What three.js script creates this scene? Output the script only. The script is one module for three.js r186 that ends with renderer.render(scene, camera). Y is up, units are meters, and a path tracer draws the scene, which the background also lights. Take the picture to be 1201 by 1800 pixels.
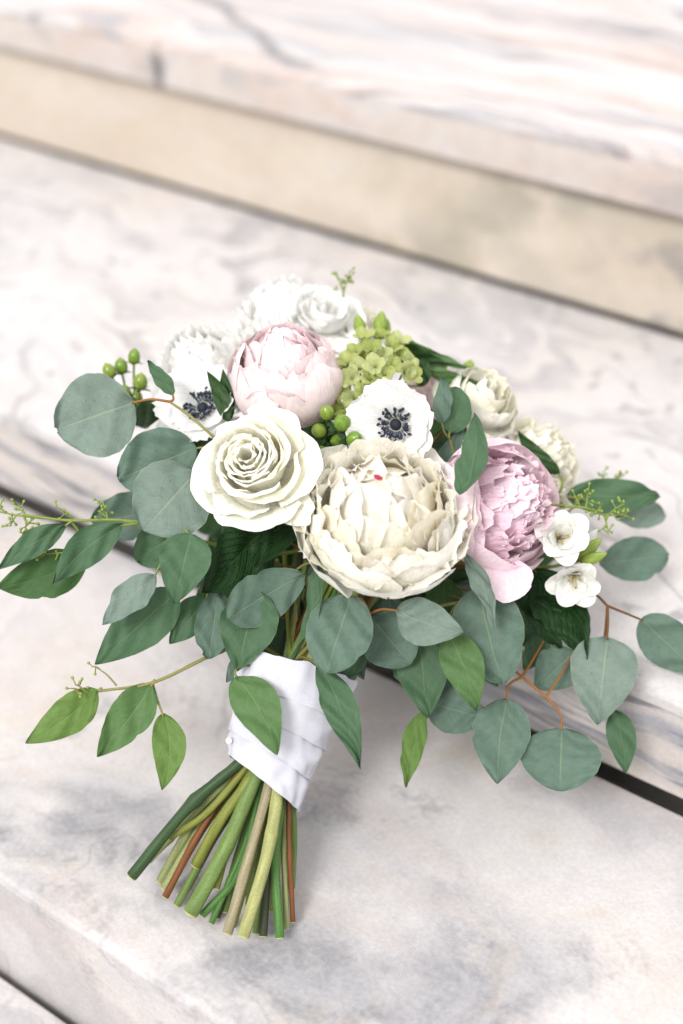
import * as THREE from 'three';
import { mergeGeometries } from 'three/addons/utils/BufferGeometryUtils.js';
import { createNoise2D, createNoise3D } from 'simplex-noise';

// ---------------------------------------------------------------- camera, sky, sun, exposure
const scene = new THREE.Scene();
const CAM = new THREE.Vector3(0, 0.772, 0), PITCH = THREE.MathUtils.degToRad(34.68), FOCAL = 2500;   // FOCAL: lens length in pixels of a 1201 x 1800 frame
const camera = new THREE.PerspectiveCamera(2 * THREE.MathUtils.radToDeg(Math.atan(900 / FOCAL)), 1201 / 1800, 0.05, 60);
camera.position.copy(CAM); camera.rotation.set(-PITCH, 0, 0);
camera.focus = 0.945; camera.userData.fStop = 2.3;
camera.updateMatrixWorld();
const renderer = new THREE.WebGLRenderer({ antialias: true });
renderer.toneMapping = THREE.LinearToneMapping;
renderer.toneMappingExposure = 1.95;
renderer.shadowMap.enabled = true;

{ // overcast sky: bright grey-white, a little brighter overhead
  const w = 64, h = 32, a = new Float32Array(w * h * 4);
  for (let j = 0; j < h; j++) {
    const el = ((j + 0.5) / h - 0.5) * Math.PI, up = Math.max(0, Math.sin(el));
    const l = el > 0 ? 0.5 + 0.42 * up : 0.4;
    for (let i = 0; i < w; i++) a.set([l * 1.0, l * 0.985, l * 0.995, 1], (j * w + i) * 4);
  }
  const sky = new THREE.DataTexture(a, w, h, THREE.RGBAFormat, THREE.FloatType);
  sky.mapping = THREE.EquirectangularReflectionMapping; sky.magFilter = THREE.LinearFilter; sky.needsUpdate = true;
  scene.background = sky; scene.environment = sky;
}
const sun = new THREE.DirectionalLight(new THREE.Color(1, 0.985, 0.96), 1.5);
sun.position.set(-1.2, 2.35, 1.2); sun.target.position.set(0, 0.1, -0.9);
sun.castShadow = true; sun.shadow.radius = 34; sun.shadow.mapSize.set(2048, 2048);
Object.assign(sun.shadow.camera, { left: -2, right: 2, top: 2, bottom: -2, near: 0.1, far: 8 });
scene.add(sun, sun.target);

// ---------------------------------------------------------------- helpers
function rng(seed) { let a = seed >>> 0; return () => { a = (a + 0x6D2B79F5) | 0; let t = Math.imul(a ^ (a >>> 15), 1 | a); t = (t + Math.imul(t ^ (t >>> 7), 61 | t)) ^ t; return ((t ^ (t >>> 14)) >>> 0) / 4294967296; }; }
const n2 = createNoise2D(rng(11)), n3 = createNoise3D(rng(12));
const V = (x, y, z) => new THREE.Vector3(x, y, z);
const RIGHT = V(1, 0, 0), UP = V(0, Math.cos(PITCH), -Math.sin(PITCH)), FWD = V(0, -Math.sin(PITCH), -Math.cos(PITCH));
const ray = (px, py) => FWD.clone().addScaledVector(RIGHT, (px - 600.5) / FOCAL).addScaledVector(UP, (900 - py) / FOCAL);
const at = (px, py, d) => CAM.clone().addScaledVector(ray(px, py), d);                   // the point at distance d that the photograph shows at a pixel
const atHeight = (px, py, h) => { const r = ray(px, py); return CAM.clone().addScaledVector(r, (h - CAM.y) / r.y); };
const dir = (x, y, z) => V(0, 0, 0).addScaledVector(RIGHT, x).addScaledVector(UP, y).addScaledVector(FWD, -z).normalize();
const lerp = (a, b, t) => a + (b - a) * t, clamp = (x, a = 0, b = 1) => Math.min(b, Math.max(a, x));
const sstep = (a, b, x) => { const t = clamp((x - a) / (b - a)); return t * t * (3 - 2 * t); };
const fbm = (x, y, o = 4) => { let s = 0, a = 0.5, f = 1; for (let i = 0; i < o; i++) { s += a * n2(x * f + i * 17.3, y * f - i * 9.1); a *= 0.5; f *= 2.03; } return s; };
const lin = (r, g, b) => new THREE.Color().setRGB(r, g, b);

function texture(w, h, fn, srgb = true) {
  const a = new Uint8Array(w * h * 4);
  for (let j = 0; j < h; j++) for (let i = 0; i < w; i++) {
    const c = fn((i + 0.5) / w, (j + 0.5) / h), k = (j * w + i) * 4;
    a[k] = clamp(c[0]) * 255; a[k + 1] = clamp(c[1]) * 255; a[k + 2] = clamp(c[2]) * 255; a[k + 3] = 255;
  }
  const t = new THREE.DataTexture(a, w, h, THREE.RGBAFormat);
  t.magFilter = THREE.LinearFilter; t.minFilter = THREE.LinearMipmapLinearFilter; t.generateMipmaps = true;
  t.wrapS = t.wrapT = THREE.RepeatWrapping; if (srgb) t.colorSpace = THREE.SRGBColorSpace; t.needsUpdate = true;
  return t;
}
function mesh(name, geo, mat, parent) {
  const m = new THREE.Mesh(geo, mat); m.name = name; m.castShadow = m.receiveShadow = true;
  if (parent) parent.add(m); return m;
}
function group(name, parent, label) { const g = new THREE.Group(); g.name = name; parent.add(g); if (label) g.userData.label = label; return g; }
function sheet(nu, nv, fn) {                       // a grid of points fn(u -1..1, v 0..1) with uv
  const pos = [], uv = [], idx = [], p = V(0, 0, 0);
  for (let j = 0; j <= nv; j++) for (let i = 0; i <= nu; i++) { fn(-1 + 2 * i / nu, j / nv, p); pos.push(p.x, p.y, p.z); uv.push(i / nu, j / nv); }
  for (let j = 0; j < nv; j++) for (let i = 0; i < nu; i++) { const a = j * (nu + 1) + i, b = a + 1, c = a + nu + 1, d = c + 1; idx.push(a, b, d, a, d, c); }
  const g = new THREE.BufferGeometry();
  g.setAttribute('position', new THREE.Float32BufferAttribute(pos, 3)); g.setAttribute('uv', new THREE.Float32BufferAttribute(uv, 2)); g.setIndex(idx); g.computeVertexNormals();
  return g;
}
function tube(pts, r0, r1 = r0, seg = 16, rad = 8, knots = 0, seed = 1) {       // a tapering stem with closed ends and slight nodes
  const c = new THREE.CatmullRomCurve3(pts, false, 'centripetal'), f = c.computeFrenetFrames(seg, false), pos = [], uv = [], idx = [], p = V(0, 0, 0);
  for (let j = 0; j <= seg; j++) {
    c.getPointAt(j / seg, p);
    const node = Math.exp(-Math.pow((j - 4 - (seed * 5) % 9) / 0.9, 2)) + Math.exp(-Math.pow((j - 12 - (seed * 3) % 5) / 0.9, 2)), r = lerp(r0, r1, j / seg) * (1 + knots * (Math.max(0, n2(j * 0.7, seed * 3.3)) * 0.5 + 1.2 * node));
    for (let i = 0; i <= rad; i++) { const a = i / rad * Math.PI * 2, q = p.clone().addScaledVector(f.normals[j], Math.cos(a) * r).addScaledVector(f.binormals[j], Math.sin(a) * r); pos.push(q.x, q.y, q.z); uv.push(i / rad, j / seg * 4); }
  }
  for (let j = 0; j < seg; j++) for (let i = 0; i < rad; i++) { const a = j * (rad + 1) + i, b = a + 1, d = a + rad + 1, e = d + 1; idx.push(a, d, e, a, e, b); }
  for (const j of [0, seg]) { c.getPointAt(j / seg, p); const k = pos.length / 3; pos.push(p.x, p.y, p.z); uv.push(0.5, 0.5); for (let i = 0; i < rad; i++) { const a = j * (rad + 1) + i; idx.push(k, a, a + 1); } }
  const g = new THREE.BufferGeometry();
  g.setAttribute('position', new THREE.Float32BufferAttribute(pos, 3)); g.setAttribute('uv', new THREE.Float32BufferAttribute(uv, 2)); g.setIndex(idx); g.computeVertexNormals();
  return g;
}

// ---------------------------------------------------------------- the marble steps
const S = V(0.8127, 0, 0.5827), N = V(-0.5827, 0, 0.8127);          // along the steps, and out of them
const stepPoint = (s, n, y) => V(0, y, 0).addScaledVector(S, s).addScaledVector(N, n);
const LOW_EDGE = -0.404, MID_EDGE = -0.742, TOP_EDGE = -1.225, RISER = -1.245, MID_Y = 0.099, TOP_Y = 0.284;

// a stone slab: a profile of [n, y] points swept along s, uv in metres (along s, round the profile from its front edge)
function slab(name, parent, mat, s0, s1, prof, zero, seg, chip = 0.0012, seed = 1) {
  const pos = [], uv = [], idx = [], P = prof.length, len = [0];
  for (let k = 1; k <= P; k++) { const a = prof[k - 1], b = prof[k % P]; len.push(len[k - 1] + Math.hypot(b[0] - a[0], b[1] - a[1])); }
  const off = len[zero];
  for (let j = 0; j <= seg; j++) {
    const s = lerp(s0, s1, j / seg);
    for (let k = 0; k <= P; k++) {
      const [n, y, e = 0] = prof[k % P];
      const d = e * chip * (fbm(s * 9 + seed * 7, k * 0.35 + seed, 3) * 1.6 - Math.max(0, n2(s * 23 + seed * 5, k * 0.25) - 0.55) * 4);
      const p = stepPoint(s, n + d, y + d * 0.6); pos.push(p.x, p.y, p.z); uv.push(s, off - len[k]);
    }
  }
  for (let j = 0; j < seg; j++) for (let k = 0; k < P; k++) { const a = j * (P + 1) + k, b = a + 1, c = a + P + 1, d = c + 1; idx.push(a, c, d, a, d, b); }
  const faces = THREE.ShapeUtils.triangulateShape(prof.map(q => new THREE.Vector2(q[0], q[1])), []);
  for (const j of [0, seg]) for (const f of faces) idx.push(...f.map(k => j * (P + 1) + k));
  let g = new THREE.BufferGeometry();
  g.setAttribute('position', new THREE.Float32BufferAttribute(pos, 3)); g.setAttribute('uv', new THREE.Float32BufferAttribute(uv, 2)); g.setIndex(idx);
  g.computeVertexNormals();
  return mesh(name, g, mat, parent);
}
function edge(n, y, r, k = 5) { const o = []; for (let i = 0; i <= k; i++) { const a = Math.PI / 2 * (1 - i / k); o.push([n - r + Math.cos(a) * r, y - r + Math.sin(a) * r, 1]); } return o; }
// box-like profile, from the back of the top, over a rounded front edge, down the face and back underneath
function blockProfile(front, back, top, bottom, r, under = 0.003) {
  const o = [[back, top - 0.004, 0.6], [back + 0.003, top, 0.6]]; const m = 3; for (let i = 1; i <= m; i++) o.push([lerp(back, front - r, i / (m + 1)), top]);
  o.push(...edge(front, top, r)); const zero = o.length - 3;
  o.push([front, lerp(top, bottom, 0.4)], [front, bottom + under], [front - under, bottom], [back, bottom]);
  return [o, zero];
}
// marble: s metres along the step, t metres from the edge (positive on the tread, negative down the face)
function marble(w, h, sizeS, s0, sizeT, t0, fn) {
  const tx = texture(w, h, (u, v) => fn(s0 + u * sizeS, t0 + v * sizeT));
  tx.wrapS = tx.wrapT = THREE.MirroredRepeatWrapping;
  tx.repeat.set(1 / sizeS, 1 / sizeT); tx.offset.set(-s0 / sizeS, -t0 / sizeT);
  return tx;
}
const mixc = (a, b, t) => [lerp(a[0], b[0], t), lerp(a[1], b[1], t), lerp(a[2], b[2], t)];
const c255 = (r, g, b) => [r / 255, g / 255, b / 255];
const WHITE = c255(190, 186, 185), WARM = c255(191, 183, 177), GREY = c255(146, 145, 149), DARK = c255(102, 101, 105), TAN = c255(180, 168, 152), OLIVE = c255(136, 132, 118), PINK = c255(184, 165, 156), RUST = c255(158, 130, 114);
const vein = (x, w) => Math.exp(-(x * x) / (w * w));
const speck = (s, t) => 0.018 * n2(s * 420, t * 420) + 0.016 * n2(s * 170, t * 170);
const grain = (c, s, t) => { const g = speck(s, t) + 0.02 * fbm(s * 34, t * 34, 3); return [c[0] + g, c[1] + g, c[2] + g]; };

const marbleLow = marble(2048, 1024, 2.0, -1.3, 0.8, -0.3, (s, t) => {
  const wx = fbm(s * 3 + 5, t * 3, 4) * 0.11, wy = fbm(s * 3 - 8, t * 3 + 4, 4) * 0.11, x = s + wx, y = t + wy;
  let c = mixc(WHITE, WARM, sstep(-0.1, 0.5, fbm(x * 3.1 + 2, y * 3.1, 4)) * 0.5);
  // a grey drift running along the tread near its front edge, fading out to the right, with fine dark grains in it
  const drift = vein(y - (0.058 + 0.10 * (s + 0.45)), 0.05) * sstep(0.35, -0.25, s + 0.24) * sstep(-0.35, 0.3, fbm(s * 6, t * 9, 4) + 0.1);
  c = mixc(c, GREY, clamp(drift * 0.8));
  c = mixc(c, DARK, clamp(drift * 1.5) * 0.42 * sstep(-0.35, 0.75, fbm(x * 18 + 3, y * 26, 5) + 0.22 * n2(s * 140, t * 140) - 0.05));
  c = mixc(c, GREY, 0.42 * sstep(-0.15, 0.6, fbm(x * 2.6 + 9, y * 4.4 + 1, 6)));
  c = mixc(c, DARK, 0.22 * vein(fbm(x * 2.4, y * 3.2 + 6, 5) - 0.05, 0.018) * sstep(-0.1, 0.3, fbm(s * 4 + 20, t * 4, 3)));
  c = mixc(c, DARK, 0.32 * sstep(-0.2, 0.9, fbm(x * 16 + 40, y * 22, 5) + 0.3 * n2(s * 130, t * 130)) * sstep(0.05, 0.4, fbm(s * 4 + 3, t * 5 + 8, 3)));
  c = mixc(c, TAN, 0.3 * sstep(0.2, 0.6, fbm(x * 9 + 70, y * 9, 4)));
  c = mixc(c, PINK, 0.16 * sstep(0.1, 0.5, fbm(s * 3 + 31, t * 14, 4)));
  return grain(c, s, t);
});
const marbleMid = marble(2048, 1024, 2.0, -1.7, 0.8, -0.2, (s, t) => {
  let c;
  if (t > -0.012) {           // tread: pale with long grey drifts that cross it at a slant
    const a = s * 0.80 + t * 0.9, b = t * 0.80 - s * 0.28, w = fbm(a * 3, b * 3, 4) * 0.16;
    c = mixc(WHITE, WARM, 0.5 * sstep(-0.1, 0.5, fbm(s * 2.6 + 12, t * 2.6, 3)));
    c = mixc(c, GREY, 0.5 * sstep(-0.05, 0.6, fbm(a * 1.8 + 4, (b + w) * 11, 5)));
    c = mixc(c, DARK, 0.42 * sstep(0.2, 0.6, fbm(a * 4 + 14, (b + w) * 24 + 7, 4)));
    c = mixc(c, DARK, 0.4 * sstep(0.34, 0.6, fbm(s * 18 + 40, t * 18, 3)));
    c = mixc(c, WHITE, 0.35 * sstep(0.1, 0.5, fbm(s * 5 + 80, t * 5, 3)));
  } else {                    // face: grey strata that run along the step
    const w = fbm(s * 2.2, t * 5, 4) * 0.03, q = t + w;
    c = mixc(c255(182, 175, 171), WARM, 0.5 + fbm(s * 3, t * 20, 3));
    c = mixc(c, c255(140, 141, 148), 0.8 * sstep(-0.3, 0.3, fbm(s * 2.2 + 3, q * 34, 4)));
    c = mixc(c, c255(98, 99, 104), 0.7 * sstep(0.05, 0.5, fbm(s * 6 + 30, q * 70 + 5, 5)));
  }
  return grain(c, s, t);
});
const marbleTop = marble(1024, 512, 3.0, -2.4, 1.0, -0.2, (s, t) => {
  let c;
  const w = fbm(s * 1.3, t * 2, 4) * 0.12, y = t + w - 0.05 * s;
  if (t > -0.008) {           // tread: bands of grey, rose and rust that run along the step
    c = mixc(WHITE, PINK, 0.55 * sstep(-0.2, 0.45, fbm(s * 1.2 + 7, y * 15, 4)));
    c = mixc(c, GREY, 0.6 * sstep(-0.05, 0.5, fbm(s * 0.9 + 21, y * 14 + 5, 5)));
    c = mixc(c, DARK, 0.5 * sstep(0.2, 0.6, fbm(s * 1.8 + 50, y * 26, 4)));
    c = mixc(c, RUST, 0.35 * sstep(0.18, 0.5, fbm(s * 2.2 + 90, y * 40 + 9, 4)));
    c = mixc(c, DARK, 0.7 * vein(t - (0.06 - 0.55 * (s + 1.02)) - fbm(s * 6, t * 6, 3) * 0.03, 0.012) * sstep(-0.86, -0.98, s) * sstep(0, 0.05, t));
  } else {
    c = mixc(c255(188, 179, 172), PINK, 0.5 * sstep(-0.1, 0.45, fbm(s * 5 + 3, t * 7, 4)));
    c = mixc(c, GREY, 0.4 * sstep(0.1, 0.5, fbm(s * 6 + 43, t * 10, 4)));
    c = mixc(c, WHITE, 0.5 * sstep(0.1, 0.4, fbm(s * 9 + 63, t * 13, 3)));
  }
  return grain(c, s, t);
});
const marbleRiser = marble(1024, 256, 3.0, -2.4, 0.5, -0.3, (s, t) => {
  const w = fbm(s * 3, t * 3, 4) * 0.1;
  let c = mixc(c255(186, 174, 159), c255(194, 184, 172), 0.5 + fbm(s * 5, t * 9, 5));
  c = mixc(c, WARM, 0.5 * sstep(0, 0.5, fbm(s * 9 + 17, t * 16, 4)));
  c = mixc(c, c255(186, 173, 159), 0.6 * sstep(-0.1, 0.4, fbm(s * 2.4 + 9, t * 8, 3)));
  c = mixc(c, OLIVE, 0.5 * vein((s + 0.93) + (t + 0.18) * -1.9 + w, 0.085) * sstep(-0.3, 0.25, fbm(s * 8, t * 8 + 2, 4) + 0.1));
  c = mixc(c, OLIVE, 0.2 * sstep(-0.95, -0.75, s) * sstep(-0.3, 0.4, fbm(s * 4 + 4, t * 6, 3)));
  c = mixc(c, DARK, 0.45 * sstep(0.0, 0.45, fbm(s * 6 + 7, t * 9 + 3, 4)) * vein(s + 0.45, 0.12));
  return grain(c, s, t);
});
const stoneBump = texture(512, 512, (u, v) => { const g = 0.5 + 0.22 * fbm(u * 40, v * 40, 4) + 0.1 * n2(u * 160, v * 160); return [g, g, g]; }, false);
stoneBump.repeat.set(3, 3);
const stone = (map, rough = 0.55) => new THREE.MeshPhysicalMaterial({ map, roughness: rough, bumpMap: stoneBump, bumpScale: 0.0005, specularIntensity: 0.6 });
const stoneLow = stone(marbleLow), stoneMid = stone(marbleMid), stoneTop = stone(marbleTop), stoneRiser = stone(marbleRiser, 0.65);
{
  const step = (name, label) => { const g = group(name, scene, label); Object.assign(g.userData, { kind: 'structure', category: 'step' }); return g; };
  const low = step('marble_step', 'white marble step with grey veining that the cut stems rest on');
  let [p, z] = blockProfile(LOW_EDGE, MID_EDGE + 0.005, 0, -0.22, 0.007); slab('stone_slab', low, stoneLow, -4, 2.2, p, z, 260, 0.0011, 1);
  const mid = step('marble_step_001', 'pale marble step with grey streaked face behind the bouquet');
  [p, z] = blockProfile(MID_EDGE, RISER + 0.003, MID_Y, 0.0065, 0.009); slab('stone_slab', mid, stoneMid, -4.5, 2.2, p, z, 280, 0.0013, 2);
  const top = step('marble_step_002', 'marble step with overhanging nosing and tan riser');
  [p, z] = blockProfile(TOP_EDGE, -2.6, TOP_Y, TOP_Y - 0.054, 0.006);
  for (const [a, b, k] of [[-5, -1.143, 3], [-1.141, 2.2, 4]]) slab('nosing_slab', top, stoneTop, a, b, p, z, 200, 0.0016, k);
  [p, z] = blockProfile(RISER, -1.5, TOP_Y - 0.0545, MID_Y + 0.0018, 0.002); slab('riser_slab', top, stoneRiser, -5, 2.2, p, z, 60, 0.0004, 5);
  const bed = new THREE.MeshStandardMaterial({ color: lin(0.40, 0.38, 0.35), roughness: 1, bumpMap: stoneBump, bumpScale: 0.004 });    // mortar far back in the open joints
  [p, z] = blockProfile(MID_EDGE - 0.25, RISER + 0.02, 0.006, -0.22, 0.002); slab('mortar_bed', mid, bed, -4.5, 2.2, p, z, 40, 0.004, 8);
  [p, z] = blockProfile(MID_EDGE + 0.0045, MID_EDGE - 0.249, -0.16, -0.215, 0.002); slab('mortar_bed', mid, bed, -4.5, 2.2, p, z, 40, 0, 10);
  [p, z] = blockProfile(RISER - 0.22, -1.7, MID_Y + 0.0015, -0.22, 0.002); slab('mortar_bed', top, bed, -5, 2.2, p, z, 40, 0.004, 9);
  [p, z] = blockProfile(RISER + 0.0025, RISER - 0.219, MID_Y - 0.10, -0.21, 0.002); slab('mortar_bed', top, bed, -5, 2.2, p, z, 40, 0, 11);
  const base = step('marble_step_003', 'grey marble step below the pale front edge');
  [p, z] = blockProfile(0.25, LOW_EDGE + 0.007, -0.106, -0.3, 0.007); slab('stone_slab', base, stoneMid, -3, 2, p, z, 60, 0.001, 6);
}

// ---------------------------------------------------------------- plant materials
const petalMap = texture(128, 256, (u, v) => { const g = 0.975 + 0.022 * n2(u * 26 + n2(u * 3, v * 2) * 1.2, v * 2.2) + 0.02 * n2(u * 9, v * 9); return [g, g, g]; });
const petalBump = texture(128, 256, (u, v) => { const g = 0.5 + 0.3 * n2(u * 22 + n2(u * 3, v * 2), v * 1.8) + 0.2 * fbm(u * 6, v * 6, 3); return [g, g, g]; }, false);
const petalMat = (r, g, b, through = 0.3, bump = 0.0005) => new THREE.MeshPhysicalMaterial({ color: lin(r, g, b), map: petalMap, bumpMap: petalBump, bumpScale: bump, roughness: 0.85, specularIntensity: 0.25, transmission: through, side: THREE.DoubleSide });
const M = {
  rose: [petalMat(0.95, 0.935, 0.81), petalMat(0.95, 0.94, 0.84), petalMat(0.945, 0.92, 0.76)],
  cream: [petalMat(0.955, 0.925, 0.82), petalMat(0.96, 0.935, 0.86), petalMat(0.955, 0.905, 0.75), petalMat(0.96, 0.925, 0.85)],
  guard: [petalMat(0.94, 0.925, 0.85), petalMat(0.945, 0.93, 0.87)],
  blush: [petalMat(0.93, 0.79, 0.8), petalMat(0.94, 0.82, 0.825), petalMat(0.92, 0.74, 0.77)],
  blushGuard: [petalMat(0.935, 0.80, 0.80), petalMat(0.945, 0.83, 0.82)],
  pink: [petalMat(0.945, 0.765, 0.83), petalMat(0.95, 0.80, 0.86), petalMat(0.94, 0.71, 0.80)],
  pinkGuard: [petalMat(0.92, 0.74, 0.80), petalMat(0.93, 0.77, 0.82)],
  anemone: [petalMat(0.86, 0.855, 0.845, 0.3, 0.0006), petalMat(0.85, 0.845, 0.83, 0.3, 0.0006)],
  white: [petalMat(0.94, 0.935, 0.905), petalMat(0.945, 0.94, 0.92)],
  ivory: [petalMat(0.935, 0.92, 0.83), petalMat(0.93, 0.905, 0.77)],
  freesia: [petalMat(0.875, 0.87, 0.82)],
  crimson: petalMat(0.55, 0.03, 0.12), yellow: petalMat(0.85, 0.76, 0.4),
  lime: [petalMat(0.52, 0.58, 0.2, 0.4), petalMat(0.6, 0.65, 0.3, 0.4), petalMat(0.4, 0.48, 0.13, 0.4)],
};
function leafTexture(base, rib, sideV, blot, seed, net = 0) {
  return texture(256, 384, (u, v) => {
    const x = (u - 0.5) * 2, ax = Math.abs(x), side = x < 0 ? 3.1 : 7.7;
    let c = base.map((b, i) => b * (1 + blot * (0.6 * fbm(u * 5 + seed, v * 7, 4) + 0.25 * n2(u * 60, v * 80) + 0.2 * n2(u * 22 + seed, v * 30))));
    const k = (v - ax * 0.42) * 9 + 0.25 * n2(x * 2 + seed, v * 3), f = Math.abs(k - Math.round(k));
    c = mixc(c, rib, sideV * vein(f, 0.05) * sstep(1.0, 0.2, ax));
    if (net) { const q = Math.abs(n2(u * 15 + side, v * 19 + seed)); c = mixc(c, rib, net * vein(q, 0.07)); }
    c = mixc(c, rib, 0.68 * vein(x, 0.026 * (1.25 - 0.8 * v)));
    c = mixc(c, rib, 0.5 * sstep(0.965, 0.995, ax));
    c = mixc(c, [0.36, 0.27, 0.16], 0.6 * sstep(0.62, 0.78, n2(u * 9 + seed * 2, v * 12)) * sstep(0.2, 0.6, n2(u * 40, v * 50)));
    return c;
  });
}
const leafBump = texture(256, 384, (u, v) => {
  const x = (u - 0.5) * 2, ax = Math.abs(x), k = (v - ax * 0.42) * 9, f = Math.abs(k - Math.round(k));
  const g = 0.55 - 0.3 * vein(x, 0.04) - 0.1 * vein(f, 0.1) + 0.1 * fbm(u * 14, v * 20, 3); return [g, g, g];
}, false);
const netBump = texture(256, 384, (u, v) => {
  const x = (u - 0.5) * 2, ax = Math.abs(x), k = (v - ax * 0.5) * 8, f = Math.abs(k - Math.round(k));
  const q = Math.abs(n2(u * 15 + (x < 0 ? 3.1 : 7.7), v * 19 + 3)); const g = 0.75 - 0.4 * vein(x, 0.05) - 0.3 * vein(f, 0.1) - 0.25 * vein(q, 0.12); return [g, g, g];
}, false);
const leafMat = (map, rough, through, bump = leafBump, bs = 0.0008, spec = 0.5) => new THREE.MeshPhysicalMaterial({ map, bumpMap: bump, bumpScale: bs, roughness: rough, specularIntensity: spec, transmission: through, side: THREE.DoubleSide });
const sil = leafTexture(c255(108, 125, 114), c255(140, 151, 126), 0.14, 0.09, 2), sil2 = leafTexture(c255(85, 107, 93), c255(121, 136, 109), 0.12, 0.1, 9);
const grn = leafTexture(c255(67, 97, 68), c255(108, 128, 88), 0.18, 0.1, 4), grn2 = leafTexture(c255(80, 112, 64), c255(120, 140, 84), 0.18, 0.11, 14);
const brt = leafTexture(c255(94, 124, 58), c255(116, 138, 70), 0.22, 0.12, 24);
const hyd = leafTexture(c255(26, 58, 24), c255(58, 90, 40), 0.5, 0.16, 3, 0.35), gls = leafTexture(c255(42, 72, 32), c255(84, 110, 58), 0.1, 0.1, 33);
const L = {
  silver: leafMat(sil, 0.62, 0.12), teal: leafMat(sil2, 0.62, 0.12), green: leafMat(grn, 0.6, 0.18), fresh: leafMat(grn2, 0.6, 0.25),
  moss: leafMat(leafTexture(c255(54, 86, 42), c255(82, 110, 60), 0.12, 0.1, 44), 0.6, 0.2), bright: leafMat(brt, 0.6, 0.32), hydrangea: leafMat(hyd, 0.5, 0.15, netBump, 0.002), gloss: leafMat(gls, 0.4, 0.2),
};
const stemNoise = texture(64, 256, (u, v) => { const g = 0.88 + 0.07 * n2(u * 5, v * 2) + 0.05 * n2(u * 12, v * 30); return [g, g * 0.99, g * 0.95]; });
const stemMat = (r, g, b, rough = 0.5) => new THREE.MeshPhysicalMaterial({ color: new THREE.Color(`rgb(${r},${g},${b})`), map: stemNoise, roughness: rough, specularIntensity: 0.5 });
const T = { twig: stemMat(142, 140, 84), rust: stemMat(150, 102, 54), lime: stemMat(128, 146, 74), seed: stemMat(132, 152, 74), olive: stemMat(128, 142, 62), brown: stemMat(110, 74, 44), bud: stemMat(142, 166, 78) };

// ---------------------------------------------------------------- the bouquet
const bouquet = new THREE.Group(); bouquet.name = 'bouquet'; scene.add(bouquet);
bouquet.userData = { label: 'hand-tied bouquet of white and pink flowers with eucalyptus, leaning on marble steps', category: 'bouquet' };
const FOOT = atHeight(425, 1590, 0.02);
bouquet.position.copy(FOOT).setY(0);
const local = p => p.clone().sub(bouquet.position);
const B = (px, py, d) => local(at(px, py, d));

// free petal: grows from the origin, leaning phi0..phi1 from the flower's axis (y), cupped across, with a ragged ruffled rim
function petalGeo({ len, wide, phi0, phi1, phiP = 1, cup = 0, ruffle = 0, rufF = 3, tip = 0.3, notch = 0, base = 0.3, wmax = 0.6, taper = 0.15, r0 = 0.002, nu = 12, nv = 12, seed = 1 }) {
  const K = 32, cr = [r0], cy = [0], ph = [];
  for (let k = 0; k <= K; k++) { const p = lerp(phi0, phi1, Math.pow(k / K, phiP)); ph.push(p); cr.push(cr[k] + Math.sin(p) * len / K); cy.push(cy[k] + Math.cos(p) * len / K); }
  return sheet(nu, nv, (u, v, out) => {
    const tl = 1 - tip * Math.pow(Math.abs(u), 2.4) - notch * (0.5 + 0.5 * n2(u * 3.6 + seed * 5.1, seed)) - notch * 0.45 * (0.5 + 0.5 * n2(u * 10 + seed, seed * 2)), vv = clamp(v * tl), k = vv * K, i = Math.min(K - 1, Math.floor(k)), f = k - i;
    const r = lerp(cr[i], cr[i + 1], f), y = lerp(cy[i], cy[i + 1], f), p = ph[i];
    const hw = wide / 2 * (v < wmax ? base + (1 - base) * Math.sin(Math.PI / 2 * v / wmax) : 1 - taper * Math.pow((v - wmax) / (1 - wmax), 2)), x = u * hw;
    let xl = x, inn = 0; if (Math.abs(cup) > 1e-3) { xl = Math.sin(x * cup) / cup; inn = (1 - Math.cos(x * cup)) / cup; }
    const e = Math.pow(v, 1.6), d = ruffle * e * (0.75 * n3(u * rufF * 0.55, v * 1.5, seed * 3.7) + 0.55 * Math.sin(u * rufF * 1.6 + seed * 9) * v * (0.35 + 0.65 * Math.abs(u)) + 0.3 * n3(u * rufF * 1.3, v * 3.5, seed * 1.3 + 9));
    const q = inn + d; out.set(xl + ruffle * 0.35 * e * n3(u * 3, v * 2.5, seed + 40), y + Math.sin(p) * q, r - Math.cos(p) * q);
  });
}
// cup petal: part of a nested bowl round the axis, its profile given as [radius, height] points
function cupGeo({ prof, theta, span, tip = 0.2, point = 0, base = 0.55, spiral = 0.05, ruffle = 0, rufF = 4, notch = 0, nu = 18, nv = 14, seed = 1 }) {
  const c = new THREE.SplineCurve(prof.map(p => new THREE.Vector2(p[0], p[1]))), q = new THREE.Vector2();
  return sheet(nu, nv, (u, v, out) => {
    const tl = clamp(1 - tip * Math.pow(Math.abs(u), 3.2) + point * Math.exp(-u * u * 9) - point - notch * (0.5 + 0.5 * n2(u * 3 + seed * 4, seed)) - 0.35 * notch * (0.5 + 0.5 * n2(u * 11, seed * 2.2)));
    c.getPoint(clamp(v * tl), q);
    const e = v * v, rr = q.x * (1 + spiral * u) + ruffle * e * (0.7 * n3(u * rufF * 0.5, v, seed * 2.9) + 0.5 * Math.sin(u * rufF + seed * 5) * Math.abs(u));
    const a = theta + u * span * (base + (1 - base) * Math.sin(Math.PI / 2 * Math.min(1, v / 0.6)));
    out.set(Math.sin(a) * rr, q.y + ruffle * e * 0.7 * n3(u * rufF * 0.6, v + 5, seed * 1.7), Math.cos(a) * rr);
  });
}
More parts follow.
